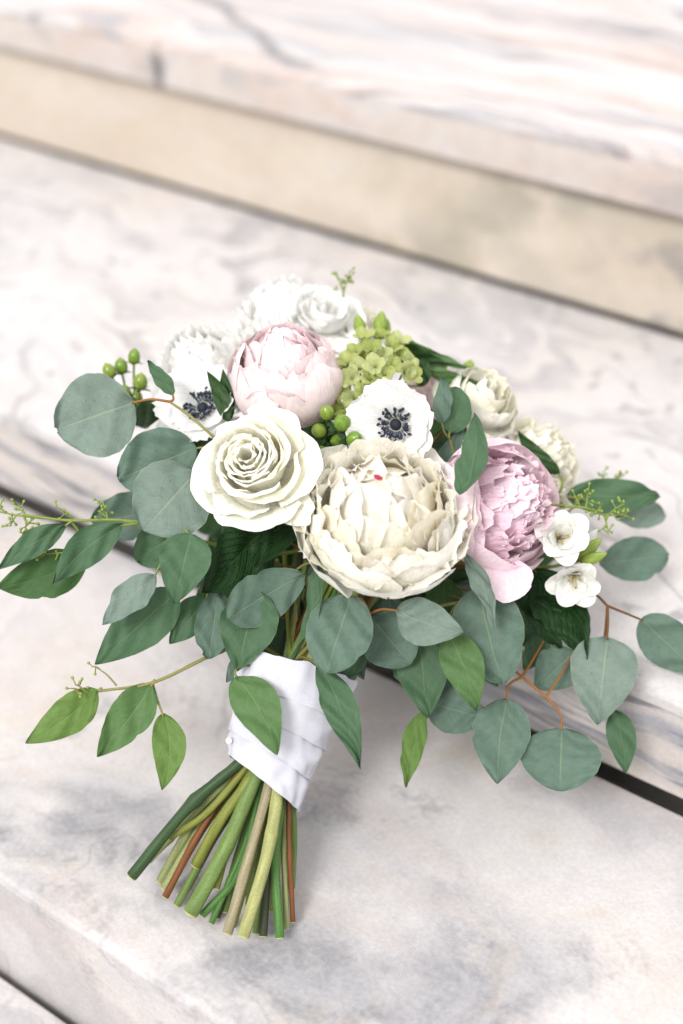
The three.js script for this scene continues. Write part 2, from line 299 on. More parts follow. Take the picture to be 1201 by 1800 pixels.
function flower(name, label, px, py, d, axis, spin = 0, back = 0) {        // a flower's group: its y axis is the way it faces; back moves its base behind the given point
  const g = group(name, bouquet, label), a = dir(...axis);
  g.quaternion.setFromUnitVectors(V(0, 1, 0), a).multiply(new THREE.Quaternion().setFromAxisAngle(V(0, 1, 0), spin));
  g.position.copy(B(px, py, d)).addScaledVector(a, -back);
  return g;
}
const turn = (g, a) => g.rotateY(a);
const GA = 2.39996;

function rose(g, R, mats, seed, count = 30) { // petals wrapped round the axis, closed inside and curling back outside
  const r = rng(seed);
  for (let k = 0; k < count; k++) {
    const t = k / (count - 1), o = Math.max(0, (t - 0.62) / 0.38);
    const rm = R * (0.09 + 0.64 * Math.pow(t, 0.8)), h = R * (1.10 - 0.16 * t - 0.55 * o * o) * (0.93 + 0.12 * r());
    const rim = rm * (0.9 + 0.08 * t) + R * 0.02 + R * 0.16 * o;
    const prof = [[R * 0.05, 0], [rm * 0.78, h * 0.30], [rm * 0.93, h * 0.64], [lerp(rm * 0.95, rim, 0.4 * o + 0.1), h * 0.90], [rim, h], [rim + R * (0.035 + 0.09 * o), h * (0.99 - 0.10 * o)]];
    mesh('petal', cupGeo({ prof, theta: k * GA + (r() - 0.5) * 0.5, base: 0.85, span: lerp(1.6, 0.98, Math.min(1, t * 1.3)) + r() * 0.15, tip: 0.05 + 0.13 * t, point: 0.13 * o, spiral: 0.16, ruffle: R * (0.055 + 0.06 * o), rufF: 2.5 + r() * 3, notch: 0.05 * o, nu: 20, nv: 18, seed: seed + k * 1.7 }), mats[(k * 7 + (k >> 2)) % mats.length], g);
  }
}
function sepals(g, R, n = 5) {
  for (let k = 0; k < n; k++) mesh('sepal', turn(petalGeo({ len: R * 0.75, wide: R * 0.42, phi0: 1.5, phi1: 2.1, cup: 10, tip: 0.6, base: 0.6, nu: 5, nv: 6, seed: k }).translate(0, -R * 0.03, 0), k * 6.28 / n), L.green, g);
}
// a ball of ruffled petals, their rims on a dome of radius R and height H; the outer ones lean out to amax
function ruffles(g, R, H, mats, seed, n, { amax = 1.25, wide = 0.62, ruffle = 0.16, notch = 0.14, cup = 14, y0 = 0, lean = 0.25, curl = 0 } = {}) {
  const r = rng(seed);
  for (let k = 0; k < n; k++) {
    const t = (k + 0.5) / n, a = amax * Math.pow(t, 0.62), len = Math.hypot(R * Math.sin(a), H * Math.cos(a)) * (0.86 + 0.2 * r()) * (1 + 0.1 * curl);
    const geo = petalGeo({ len, wide: R * wide * (0.7 + 0.6 * r()), phi0: a * (0.75 + 0.3 * r()) + curl * 0.42, phi1: a * 1.05 + (r() - 0.62) * 2 * lean - curl * (0.75 + 0.5 * r()), phiP: 1 + curl * 0.5, cup: cup * (0.4 + r()), ruffle: R * ruffle * (0.6 + 0.8 * r()), rufF: 3 + 4 * r(), tip: 0.15 + 0.2 * r(), notch: notch * (0.5 + r()), base: 0.35, wmax: 0.8, taper: 0.1, nu: 14, nv: 12, seed: seed + k * 2.3 });
    geo.rotateY((r() - 0.5) * 1.1).translate(0, y0, 0);
    mesh('petal', turn(geo, k * GA), mats[Math.floor(r() * mats.length)], g);
  }
}
// a ball of petals that overlap like shingles on a dome of radius R and height H, the outer ones over the inner ones, their rims towards the top frilled and lifted
function ball(g, R, H, mats, seed, n, { amax = 1.35, wide = 0.75, long = 0.95, ruffle = 0.05, notch = 0.10, lift = 0.16, y0 = 0.012, freq = 4, inner = 0.62 } = {}) {
  const r = rng(seed);
  for (let k = 0; k < n; k++) {
    const t = (k + 0.5) / n, aT = (amax + 0.34) * Math.pow(t, 0.6) - 0.34 - 0.05 * r(), aB = Math.min(1.9, aT + long * (0.85 + 0.3 * r())), Rl = R * (inner + (1 - inner) * Math.pow(t, 0.8)), Hl = H / R * Math.pow(R / Rl, 0.85);
    const W = R * wide * (0.75 + 0.5 * r()), lf = lift * (0.15 + 0.85 * r()), sd = seed + k * 2.7, fq = freq * (0.75 + 0.5 * r()), skew = (r() - 0.5) * 0.5, nt = notch * (0.5 + r());
    const geo = sheet(16, 16, (u, v, out) => {
      const tl = 1 - 0.32 * Math.pow(Math.abs(u), 2.6) - nt * (0.5 + 0.5 * n2(u * 2.4 + sd, sd)) - nt * 0.22 * (0.5 + 0.5 * n2(u * 8, sd * 2)), q = clamp(v * tl);
      const th = lerp(aB, aT, q), be = (u * W / 2 * (v < 0.55 ? 0.4 + 0.6 * Math.sin(Math.PI / 2 * v / 0.55) : 1) + skew * W * 0.3 * v) / Rl;
      const rim = Math.max(Math.pow(v, 5), 0.6 * Math.pow(Math.abs(u), 6) * v), f = 0.5 + 0.5 * n3(u * fq * 0.6, v, sd) + 0.22 * n3(u * fq * 1.5, v * 2, sd + 7);
      const rho = Rl * (0.86 + 0.14 * Math.min(1, v / 0.5) + lf * rim * 0.7 + ruffle * f * (0.25 * v + 1.6 * rim));
      out.set(Math.sin(be) * rho, y0 + Math.cos(th) * Math.cos(be) * rho * Hl, Math.sin(th) * Math.cos(be) * rho);
    });
    mesh('petal', turn(geo, k * GA + (r() - 0.5) * 0.3), mats[Math.floor(r() * mats.length)], g);
  }
}
// nested rings of frilled petals whose rims together make a dome of radius R and height H above y0
function shells(g, R, H, mats, seed, { rings = 6, y0 = 0.012, ruffle = 0.0035, freq = 5, notch = 0.12, wide = 0.024, close = 0.12, inner = 0.1, rise = 0.2, tilt = 0.08 } = {}) {
  const r = rng(seed);
  for (let j = 0; j < rings; j++) {
    const t = rings > 1 ? j / (rings - 1) : 0, rj = R * lerp(inner, 0.96, t), n = Math.max(3, Math.round(6.283 * rj / wide * (rings > 6 ? 1.05 : 1.25))), ph = r() * 6;
    for (let k = 0; k < n; k++) {
      const rr = rj * (0.96 + 0.09 * r()) + (k % 2) * R * 0.035, q = Math.min(0.97, rr / R), h = y0 + H * Math.sqrt(1 - q * q) * (1 - rise * 0.55 + rise * r()) + 0.04 * H * q, rim = rr * (1 - close * (0.3 + 1.4 * r())) + 0.002 * (r() - 0.5);
      const prof = [[R * 0.05, 0], [rr * 0.75, h * 0.25], [rr * 1.02, h * 0.62], [lerp(rr, rim, 0.35), h * 0.87], [rim, h]];
      const geo = cupGeo({ prof, theta: ph + k * 6.283 / n + (r() - 0.5) * 0.5, span: Math.min(1.5, wide / 2 / rj * (1.1 + 0.6 * r())), base: 0.6, tip: 0.16 + 0.12 * r(), spiral: 0.06 * (r() - 0.3), ruffle: ruffle * (0.7 + 0.6 * r()), rufF: freq * (0.7 + 0.6 * r()), notch: notch * (0.5 + r()), nu: 14, nv: 14, seed: seed + j * 11.3 + k * 2.1 });
      geo.rotateX((r() - 0.5) * 2 * tilt).rotateZ((r() - 0.5) * 2 * tilt); mesh('petal', geo, mats[Math.floor(r() * mats.length)], g);
    }
  }
}
function guards(g, list, mats, seed) {
  const r = rng(seed);
  list.forEach((o, k) => mesh('petal', cupGeo({ nu: 20, nv: 16, tip: 0.22, spiral: 0.05, ruffle: 0.003, notch: 0.07, rufF: 4, seed: seed + k * 3.1, ...o }), mats[Math.floor(r() * mats.length)], g));
}
function cup(R, H, open) { return [[R * 0.1, 0], [R * 0.7, H * 0.10], [R, H * 0.42], [R * lerp(0.96, 1.14, open), H * 0.75], [R * lerp(0.72, 1.3, open), H]]; }

function anemone(g, R, seed, n = 8, flat = 1.22) {
  const r = rng(seed);
  for (let k = 0; k < n; k++) mesh('petal', turn(petalGeo({ len: R * (0.76 + 0.42 * r()), wide: R * (1.05 + 0.35 * r()), phi0: 1.15, phi1: flat + (r() - 0.5) * 0.7, cup: 16, ruffle: R * 0.07, rufF: 4, tip: 0.22, notch: 0.10, base: 0.3, wmax: 0.65, r0: R * 0.06, nu: 16, nv: 14, seed: seed + k * 3.3 }).translate(0, (k % 2) * 0.0012, 0), k * 6.283 / n + (r() - 0.5) * 0.2), M.anemone[k % 2], g);
  const filaments = [], anthers = [];
  for (let k = 0; k < 58; k++) {
    const a = k * GA + (r() - 0.5) * 0.9, q = 0.55 + 0.5 * r(), rr = R * 0.34 * q, h = R * (0.16 + 0.16 * r());
    const b = V(Math.cos(a) * R * 0.13, R * 0.1, Math.sin(a) * R * 0.13), e = V(Math.cos(a) * rr, h + R * 0.02, Math.sin(a) * rr);
    filaments.push(tube([b, b.clone().lerp(e, 0.5).add(V(0, R * 0.04, 0)), e], R * 0.008, R * 0.008, 4, 4));
    const s = new THREE.SphereGeometry(R * (0.022 + 0.014 * r()), 6, 5); s.scale(1, 0.8, 1.5); s.rotateY(-a + Math.PI / 2 + (r() - 0.5) * 2); s.translate(e.x, e.y, e.z); anthers.push(s);
  }
  mesh('filaments', mergeGeometries(filaments), navyPale, g).userData.kind = 'stuff';
  mesh('stamens', mergeGeometries(anthers.map(a => a.index ? a : a)), navy, g).userData.kind = 'stuff';
  const dome = new THREE.SphereGeometry(R * 0.115, 20, 12), p = dome.attributes.position;
  for (let i = 0; i < p.count; i++) { const w = V(p.getX(i), p.getY(i), p.getZ(i)), f = 1 + 0.07 * n3(w.x * 1900, w.y * 1900, w.z * 1900); p.setXYZ(i, w.x * f, w.y * f * 0.85 + R * 0.14, w.z * f); }
  dome.computeVertexNormals(); mesh('flower_center', dome, navy, g);
  const ring = new THREE.TorusGeometry(R * 0.155, R * 0.05, 8, 28); ring.rotateX(Math.PI / 2); ring.translate(0, R * 0.1, 0); mesh('center_ring', ring, paleRing, g);
}
const navy = new THREE.MeshPhysicalMaterial({ color: lin(0.008, 0.012, 0.026), roughness: 0.75 }), navyPale = new THREE.MeshPhysicalMaterial({ color: lin(0.05, 0.07, 0.13), roughness: 0.8 }), paleRing = petalMat(0.5, 0.52, 0.42);

// leaf: from b to t ([px, py, distance] of base and tip), w wide in photograph pixels, turned about its own axis by roll
const SHAPES = {
  round: v => Math.pow(Math.sin(Math.PI * Math.pow(v, 0.86)), 0.58) * (1 + 0.06 * v), ovate: v => Math.pow(Math.sin(Math.PI * Math.pow(v, 0.74)), 0.86),
  lance: v => Math.pow(Math.sin(Math.PI * Math.pow(v, 0.8)), 1.12), spade: v => Math.pow(Math.sin(Math.PI * Math.pow(v, 0.66)), 0.78), paddle: v => Math.pow(Math.sin(Math.PI * Math.pow(v, 1.12)), 0.52),
};
let leafSeed = 1;
function leafGeo({ b, t, w, roll = 0, shape = 'ovate', bend = 0.06, side = 0, fold = 0.12, wave = 0.05, saw = 0, notch }) {
  const p0 = B(...b), p1 = B(...t), A = p1.clone().sub(p0), len = A.length(), sd = leafSeed++; A.normalize();
  const view = at((b[0] + t[0]) / 2, (b[1] + t[1]) / 2, 1).sub(CAM).normalize().negate();
  const Nn = view.addScaledVector(A, -view.dot(A)).normalize().applyAxisAngle(A, roll), Bn = V(0, 0, 0).crossVectors(A, Nn).normalize();
  const jr = rng(sd * 977 + 5), bd = bend * (0.2 + 2.0 * jr()) * (jr() < 0.2 ? -1 : 1), fd = fold * (0.4 + 1.6 * jr()); if (!notch && jr() < 0.45) notch = [jr() < 0.5 ? 1 : -1, 0.25 + 0.6 * jr(), 0.06 + 0.1 * jr()];
  const W = w * (b[2] + t[2]) / 2 / FOCAL / Math.max(0.25, Math.abs(Math.cos(roll))), sh = SHAPES[shape];
  return sheet(14, 22, (u, v, out) => {
    const q = 0.004 + 0.992 * v; let hw = W / 2 * sh(q) * (1 + 0.025 * n2(v * 6, sd * 3 + (u > 0 ? 9 : 0)));
    if (saw) hw *= 1 + saw * (1 - 2 * Math.abs((v * 15) % 1 - 0.15)) * Math.pow(Math.abs(u), 6) * Math.sin(Math.PI * v);
    if (notch && u * notch[0] > 0) hw *= 1 - notch[2] * Math.exp(-Math.pow((v - notch[1]) / 0.05, 2)) * Math.pow(Math.abs(u), 3);
    const tw = ((sd * 0.618) % 1 - 0.5) * 0.7 * (v - 0.4), h = u * hw * tw + len * (bd * 4 * v * (1 - v) + wave * n2(v * 2.6 + u * 0.8, sd * 5)) - fd * hw * (1 - Math.abs(u)) + W * wave * 0.9 * n2(v * 3.4, sd * 7 + u * 1.2) * Math.abs(u);
    out.copy(p0).addScaledVector(A, len * v).addScaledVector(Bn, u * hw + len * side * 4 * v * (1 - v)).addScaledVector(Nn, h);
  });
}
const NECK = B(512, 1168, 0.972), CORE = B(620, 960, 1.01);
// eucalyptus branch: a stem from the neck through the given points, with a petiole to each leaf; joint = where on the stem (0..1) the petiole leaves
function branch(name, label, mat, pts, leaves, { r0 = 0.0016, r1 = 0.0009, hidden = true } = {}) {
  const g = group(name, bouquet, label), P = pts.map(p => p.isVector3 ? p : B(...p)), all = hidden ? [NECK.clone(), ...P] : P;
  const curve = new THREE.CatmullRomCurve3(all, false, 'centripetal');
  mesh('stem', tube(all, r0, r1, 30, 7, 0.3, leafSeed), mat, g);
  for (const l of leaves) {
    mesh('leaf', leafGeo(l), L[l.m || 'silver'], g);
    if (l.pet !== 0) {
      const b = B(...l.b), t = B(...l.t), e = b.clone().lerp(t, 0.03); let s = l.joint !== undefined ? curve.getPointAt(l.joint) : null;
      if (!s) { let best = 9; for (let k = 0; k <= 20; k++) { const q = curve.getPointAt(k / 20), dd = q.distanceTo(b); if (dd < best) { best = dd; s = q; } } }
      const m = l.via ? B(...l.via) : s.clone().lerp(b, 0.55).add(b.clone().sub(t).multiplyScalar(0.06));
      mesh('petiole', tube([s, m, e], 0.0010, 0.0007, 10, 6), l.pm ? T[l.pm] : mat, g);
    }
  }
  return g;
}

// --- the flowers
{
  const g = flower('rose', 'open creamy white rose with curled outer petals', 441, 812, 0.925, [-0.20, 0.30, 0.93], 0.4, 0.030); rose(g, 0.0395, M.rose, 21, 26); sepals(g, 0.045);
  const R = 0.0395;                             // the loose outermost petals, drawn out to a point
  for (const [th, len, w, pt, y] of [[0.25, 1.36, 0.36, 0.20, 0.40], [-0.45, 1.16, 0.85, 0.05, 0.52], [0.9, 1.16, 0.8, 0.06, 0.56], [2.1, 1.10, 0.7, 0.04, 0.6], [-1.8, 1.10, 0.9, 0.05, 0.56]]) mesh('petal', cupGeo({ prof: [[R * 0.05, 0], [R * 0.55, R * (y - 0.40)], [R * 0.84, R * (y - 0.10)], [R * (len - 0.16), R * (y + 0.04)], [R * len, R * y]], theta: th, span: w, tip: 0.2, point: pt, base: 0.9, ruffle: R * 0.07, rufF: 3, notch: 0.04, seed: th * 7 + 9, nu: 20, nv: 16 }), M.rose[1], g);
}
{
  const g = flower('peony', 'large open cream peony with ruffled petals and a crimson fleck', 672, 905, 0.93, [0.05, 0.50, 0.86], 0.0, 0.032), R = 0.0505;
  const low = (H, th) => H * (0.74 + 0.26 * (0.5 + 0.5 * Math.cos(th)));          // the guard petals behind are shorter than those in front
  guards(g, [
    ...[0, 1, 2, 3, 4].map(k => ({ prof: cup(R * 1.07, low(0.045, k * 1.2566 + 0.1), 0.75), theta: k * 1.2566 + 0.1, span: 0.80, seed: 3 + k, ruffle: 0.004 })),
    ...[0, 1, 2, 3, 4].map(k => ({ prof: cup(R * 1.0, low(0.048, k * 1.2566 + 0.75), 0.4), theta: k * 1.2566 + 0.75, span: 0.74 })),
    ...[0, 1, 2, 3, 4].map(k => ({ prof: cup(R * 0.97, low(0.052, k * 1.2566 + 0.35), 0.12), theta: k * 1.2566 + 0.35, span: 0.68, notch: 0.12 })),
  ], M.guard, 5);
  ball(g, 0.0500, 0.048, M.cream, 31, 42, { amax: 1.4, wide: 1.0, long: 1.05, ruffle: 0.10, notch: 0.07, lift: 0.26, y0: 0.021, freq: 4.5, inner: 0.62 });
  const f = mesh('crimson_fleck', petalGeo({ len: 0.007, wide: 0.0035, phi0: 1.2, phi1: 1.5, ruffle: 0.001, nu: 4, nv: 6, seed: 4 }), M.crimson, g); f.position.set(-0.010, 0.0735, -0.006); f.rotation.y = 0.9;
}
{
  const g = flower('peony', 'pale blush globe peony bud half open beside the white rose', 500, 655, 0.985, [-0.04, 0.72, 0.66], 0.3, 0.036), R = 0.0365;
  guards(g, [
    ...[0, 1, 2, 3].map(k => ({ prof: cup(R * 1.04, 0.056, 0.0), theta: k * 1.57 + 0.2, span: 1.0, notch: 0.10 })),
    ...[0, 1, 2, 3].map(k => ({ prof: cup(R * 0.97, 0.062, -0.1), theta: k * 1.57 + 0.95, span: 0.9, notch: 0.12 })),
  ], M.blushGuard, 15);
  ball(g, 0.0345, 0.036, M.blush, 41, 28, { amax: 1.2, wide: 1.15, ruffle: 0.07, notch: 0.06, lift: 0.16, y0: 0.032, freq: 4, inner: 0.6 });
}
{
  const g = flower('peony', 'rose pink peony with drooping lower petals beside the freesia', 880, 892, 0.97, [0.62, 0.10, 0.78], 0.0, 0.030), R = 0.044;
  guards(g, [
    ...[0, 1, 2, 3].map(k => ({ prof: cup(R * 1.04, 0.046, 0.30), theta: k * 1.57 + 0.2, span: 0.95, notch: 0.02, ruffle: 0.0015 })),
    ...[0, 1, 2].map(k => ({ prof: cup(R * 0.97, 0.046, 0.10), theta: k * 2.09 + 1.0, span: 0.85, notch: 0.04, ruffle: 0.0015 })),
  ], M.pinkGuard, 25);
  ball(g, 0.0410, 0.042, M.pink, 51, 64, { amax: 1.4, wide: 0.58, ruffle: 0.10, notch: 0.18, lift: 0.28, y0: 0.018, freq: 6, inner: 0.5 });
}
{
  const g = flower('outer_petal', 'x', 868, 980, 0.96, [0.15, -0.80, 0.60], 0, 0), own = bouquet.children.filter(c => c.name === 'peony').pop();
  const m = mesh('petal', petalGeo({ len: 0.036, wide: 0.046, phi0: -0.25, phi1: 0.2, cup: 16, tip: 0.25, base: 0.6, ruffle: 0.003, seed: 6 }), M.pinkGuard[0], g);
  scene.updateMatrixWorld(true); own.attach(m); bouquet.remove(g);
}
anemone(flower('anemone', 'white anemone with navy centre above the cream peony', 694, 747, 0.95, [-0.22, -0.12, 0.95], 0.2, 0.008), 0.0335, 61, 6, 0.92);
anemone(flower('anemone', 'white anemone with navy centre half hidden behind the white rose', 356, 716, 0.995, [-0.30, 0.45, 0.84], 0.0, 0.005), 0.0345, 71, 7, 1.05);
anemone(flower('anemone', 'white anemone turned away at the back beside the ivory rose', 880, 738, 1.05, [0.8, 0.35, 0.3], 0.0, 0.004), 0.024, 75, 7);
ball(flower('carnation', 'white ruffled carnation behind the navy centred anemone', 350, 628, 1.04, [-0.3, 0.6, 0.7], 0, 0.03), 0.040, 0.040, M.white, 81, 46, { amax: 1.6, wide: 0.72, ruffle: 0.12, notch: 0.18, lift: 0.3, y0: 0.004, freq: 7, inner: 0.6 });
ball(flower('carnation', 'white ruffled carnation behind the blush peony bud', 425, 612, 1.05, [-0.1, 0.75, 0.6], 0, 0.034), 0.030, 0.030, M.white, 85, 46, { amax: 1.6, wide: 0.72, ruffle: 0.12, notch: 0.18, lift: 0.3, y0: 0.004, freq: 7, inner: 0.6 });
ball(flower('carnation', 'ruffled white carnation topmost in the bouquet', 500, 540, 1.07, [-0.05, 0.75, 0.6], 0, 0.026), 0.036, 0.036, M.white, 91, 46, { amax: 1.6, wide: 0.72, ruffle: 0.12, notch: 0.18, lift: 0.3, y0: 0.004, freq: 7, inner: 0.6 });
{
  const g = flower('freesia', 'white freesia bloom beside the topmost carnation', 572, 545, 1.05, [0.25, 0.6, 0.75], 0.3, 0.016);
  shells(g, 0.027, 0.022, M.white, 95, { rings: 4, y0: 0.004, ruffle: 0.0028, freq: 4, notch: 0.06, wide: 0.03, close: -0.25 });
}
shells(flower('rose', 'ivory rose behind the folded eucalyptus leaves', 845, 705, 1.03, [0.4, 0.55, 0.7], 0.2, 0.016), 0.032, 0.032, M.ivory, 101, { rings: 5, y0: 0.006, ruffle: 0.0025, freq: 4, notch: 0.08, wide: 0.03, close: 0.05 });
ball(flower('carnation', 'ivory carnation behind the dark pointed leaf', 965, 800, 1.05, [0.6, 0.4, 0.7], 0, 0.026), 0.033, 0.033, M.ivory, 111, 46, { amax: 1.6, wide: 0.72, ruffle: 0.12, notch: 0.18, lift: 0.3, y0: 0.004, freq: 7, inner: 0.6 });
ball(flower('carnation', 'ivory carnation under the seeded sprig behind the freesia', 975, 868, 1.03, [0.7, 0.2, 0.6], 0, 0.024), 0.024, 0.024, M.ivory, 115, 46, { amax: 1.6, wide: 0.72, ruffle: 0.12, notch: 0.18, lift: 0.3, y0: 0.004, freq: 7, inner: 0.6 });
shells(flower('peony', 'small pale pink peony at the back under the long folded leaves', 790, 668, 1.06, [0.3, 0.75, 0.5], 0, 0.026), 0.028, 0.028, M.blush, 121, { rings: 5, y0: 0.004, ruffle: 0.0038, freq: 8, notch: 0.22, wide: 0.022, close: -0.1 });
ball(flower('carnation', 'ivory bloom peeking behind the green hydrangea florets', 640, 552, 1.09, [0.2, 0.8, 0.5], 0, 0.02), 0.018, 0.018, M.ivory, 125, 46, { amax: 1.6, wide: 0.72, ruffle: 0.12, notch: 0.18, lift: 0.3, y0: 0.004, freq: 7, inner: 0.6 });

// --- freesia in front on the right: two open blooms and green buds
function freesiaBloom(g, R, seed, open = 1.0) {
  const r = rng(seed);
  for (let k = 0; k < 6; k++) mesh('petal', turn(petalGeo({ len: R * 1.65, wide: R * 1.22, phi0: 0.1, phi1: (k % 2 ? 1.05 : 1.35) * open, phiP: 1.1, cup: 34, tip: 0.3, base: 0.28, wmax: 0.68, ruffle: R * 0.05, r0: R * 0.06, nu: 12, nv: 14, seed: seed + k }), k * 1.047 + (r() - 0.5) * 0.15), M.freesia[0], g);
  for (let k = 0; k < 3; k++) mesh('petal', turn(petalGeo({ len: R * 1.2, wide: R * 0.9, phi0: 0.0, phi1: 0.75 * open, cup: 50, tip: 0.35, base: 0.3, ruffle: R * 0.06, r0: R * 0.04, seed: seed + 20 + k }), k * 2.09 + 0.5), M.freesia[0], g);
  for (let k = 0; k < 3; k++) mesh('stamen', tube([V(0, 0, 0), V(0.1 * R * Math.cos(k * 2), R * 0.6, 0.1 * R * Math.sin(k * 2)), V(0.22 * R * Math.cos(k * 2), R * 1.0, 0.22 * R * Math.sin(k * 2))], R * 0.03, R * 0.05, 6, 5), M.yellow, g);
}
function bud(g, b, t, w, mat) {                     // a pointed egg-shaped bud from b to t
  const p0 = B(...b), p1 = B(...t), len = p0.distanceTo(p1), pr = []; for (let k = 0; k <= 12; k++) { const v = k / 12; pr.push(new THREE.Vector2(Math.max(1e-5, w / 2 * Math.pow(Math.sin(Math.PI * Math.pow(v, 0.85)), 0.75)), v * len)); }
  const geo = new THREE.LatheGeometry(pr, 12); geo.applyQuaternion(new THREE.Quaternion().setFromUnitVectors(V(0, 1, 0), p1.clone().sub(p0).normalize())); geo.translate(p0.x, p0.y, p0.z);
  return mesh('bud', geo, mat, g);
}
freesiaBloom(flower('freesia', 'open white freesia bloom facing outward beside the rose pink peony', 986, 945, 0.97, [0.02, 0.12, 0.99], 0.2, 0.014), 0.0200, 131, 1.0);
freesiaBloom(flower('freesia', 'white freesia bloom nodding down under the open one', 1010, 1012, 0.975, [-0.12, -0.5, 0.85], 0.5, 0.010), 0.0190, 137, 1.05);
{
  const g = group('freesia_buds', bouquet, 'green and white freesia buds beside the open blooms');
  bud(g, [1020, 990, 0.985], [1068, 972, 0.98], 0.008, T.bud); bud(g, [1015, 985, 0.99], [1058, 945, 0.985], 0.009, T.bud); bud(g, [1010, 975, 1.0], [1052, 930, 1.0], 0.009, M.freesia[0]);
  mesh('stem', tube([CORE, B(930, 1000, 1.02), B(1000, 990, 1.0), B(1022, 985, 0.988)], 0.0018, 0.0012, 16, 7), T.lime, g);
}
{
  const g = group('freesia_buds', bouquet, 'green freesia buds standing at the top by the hydrangea florets');
  bud(g, [636, 590, 1.03], [628, 552, 1.03], 0.009, T.bud); bud(g, [666, 590, 1.03], [672, 546, 1.03], 0.0105, T.bud); bud(g, [676, 596, 1.035], [682, 560, 1.035], 0.007, T.bud);
  bud(g, [820, 655, 1.06], [829, 632, 1.06], 0.009, T.bud); bud(g, [770, 655, 1.06], [785, 632, 1.06], 0.009, T.bud);
  mesh('stem', tube([B(650, 760, 1.03), B(655, 650, 1.035), B(668, 588, 1.03)], 0.0016, 0.0012, 12, 6), T.lime, g);
}
// --- green hydrangea florets
{
  const g = group('hydrangea', bouquet, 'cluster of lime green hydrangea florets between blush peony and anemone'), r = rng(141), fl = [];
  const spots = [[640, 598, 1.0], [668, 596, 1.005], [655, 618, 0.99], [683, 612, 1.0], [700, 625, 1.0], [716, 640, 1.0], [625, 622, 1.0], [612, 640, 0.992], [633, 650, 0.985], [660, 645, 0.98], [688, 645, 0.985], [708, 655, 0.985], [650, 668, 0.98], [620, 665, 0.985], [606, 690, 0.985], [623, 700, 0.978], [640, 690, 0.978], [604, 715, 0.985], [628, 725, 0.975], [612, 672, 0.99], [676, 660, 0.978], [700, 605, 1.02], [720, 660, 0.99], [640, 630, 1.0], [672, 630, 0.992], [605, 655, 1.0], [618, 740, 0.985]];
  for (const [x, y, d] of spots) {
    const q = r(), geo = mergeGeometries([0, 1, 2, 3].map(k => turn(petalGeo({ len: 0.0088 + 0.003 * q, wide: 0.0100, phi0: 0.7, phi1: 1.25 + (r() - 0.5) * 0.5, cup: 60, tip: 0.25, base: 0.35, ruffle: 0.0012, notch: 0.1, r0: 0.0004, nu: 6, nv: 6, seed: r() * 50 }), k * 1.571 + (k % 2) * 0.1)));
    const a = dir((x - 655) / 70 + (r() - 0.5) * 0.8, -(y - 690) / 80 + (r() - 0.5) * 0.7, 0.9); geo.rotateY(r() * 3);
    const m = mesh('floret', geo, M.lime[Math.floor(r() * 3)], g); m.quaternion.setFromUnitVectors(V(0, 1, 0), a); m.position.copy(B(x, y, d));
    const s = tube([B(650, 740, 1.02), B(lerp(650, x, 0.7), lerp(740, y, 0.6), 1.015), B(x, y, d)], 0.0006, 0.0006, 8, 5); fl.push(s);
    const e = new THREE.SphereGeometry(0.0011, 6, 5), c = B(x, y, d).addScaledVector(a, 0.0012); e.translate(c.x, c.y, c.z); fl.push(e);
  }
  mesh('floret_stalks', mergeGeometries(fl), T.lime, g).userData.kind = 'stuff';
}
// --- green hypericum berries
const berryMat = new THREE.MeshPhysicalMaterial({ color: lin(0.17, 0.30, 0.035), map: stemNoise, roughness: 0.28, specularIntensity: 0.6, clearcoat: 0.3, clearcoatRoughness: 0.25 });
const berryMat2 = berryMat.clone(); berryMat2.color.setRGB(0.23, 0.33, 0.05);
const berryProf = []; for (let k = 0; k <= 16; k++) { const v = k / 16, a = Math.PI * v; berryProf.push(new THREE.Vector2(Math.max(1e-5, Math.sin(a) * (1 - 0.12 * v)), -Math.cos(a) * 1.12 + (v > 0.93 ? (v - 0.93) * 3.2 : 0))); }
const berryGeo = new THREE.LatheGeometry(berryProf, 20);
function hypericum(label, root, spots, leaves) {
  const g = group('hypericum_sprig', bouquet, label), st = [];
  for (const [x, y, d, w, ax] of spots) {
    const a = dir(...ax), R = w * d / FOCAL / 2, p = B(x, y, d), m = mesh('berry', berryGeo, (x + y) % 2 ? berryMat : berryMat2, g); m.scale.set(R, R * (0.95 + 0.03 * (x % 7)), R); m.quaternion.setFromUnitVectors(V(0, 1, 0), a); m.position.copy(p);
    const foot = p.clone().addScaledVector(a, -R * 1.1);
    for (let k = 0; k < 5; k++) { const s = mesh('sepal', turn(petalGeo({ len: R * 1.25, wide: R * 0.85, phi0: 1.0, phi1: 1.9, cup: 20, tip: 0.5, base: 0.5, nu: 5, nv: 6, seed: k }), k * 1.257), L.gloss, g); s.quaternion.setFromUnitVectors(V(0, 1, 0), a); s.position.copy(foot); }
    const r = B(...root); st.push(tube([foot.clone().addScaledVector(a, R * 0.2), foot.clone().addScaledVector(a, -R * 1.2).lerp(r, 0.2), r], 0.0008, 0.0012, 8, 6));
  }
  mesh('stem', mergeGeometries(st), T.lime, g);
  for (const l of leaves) mesh('leaf', leafGeo(l), L[l.m], g);
}
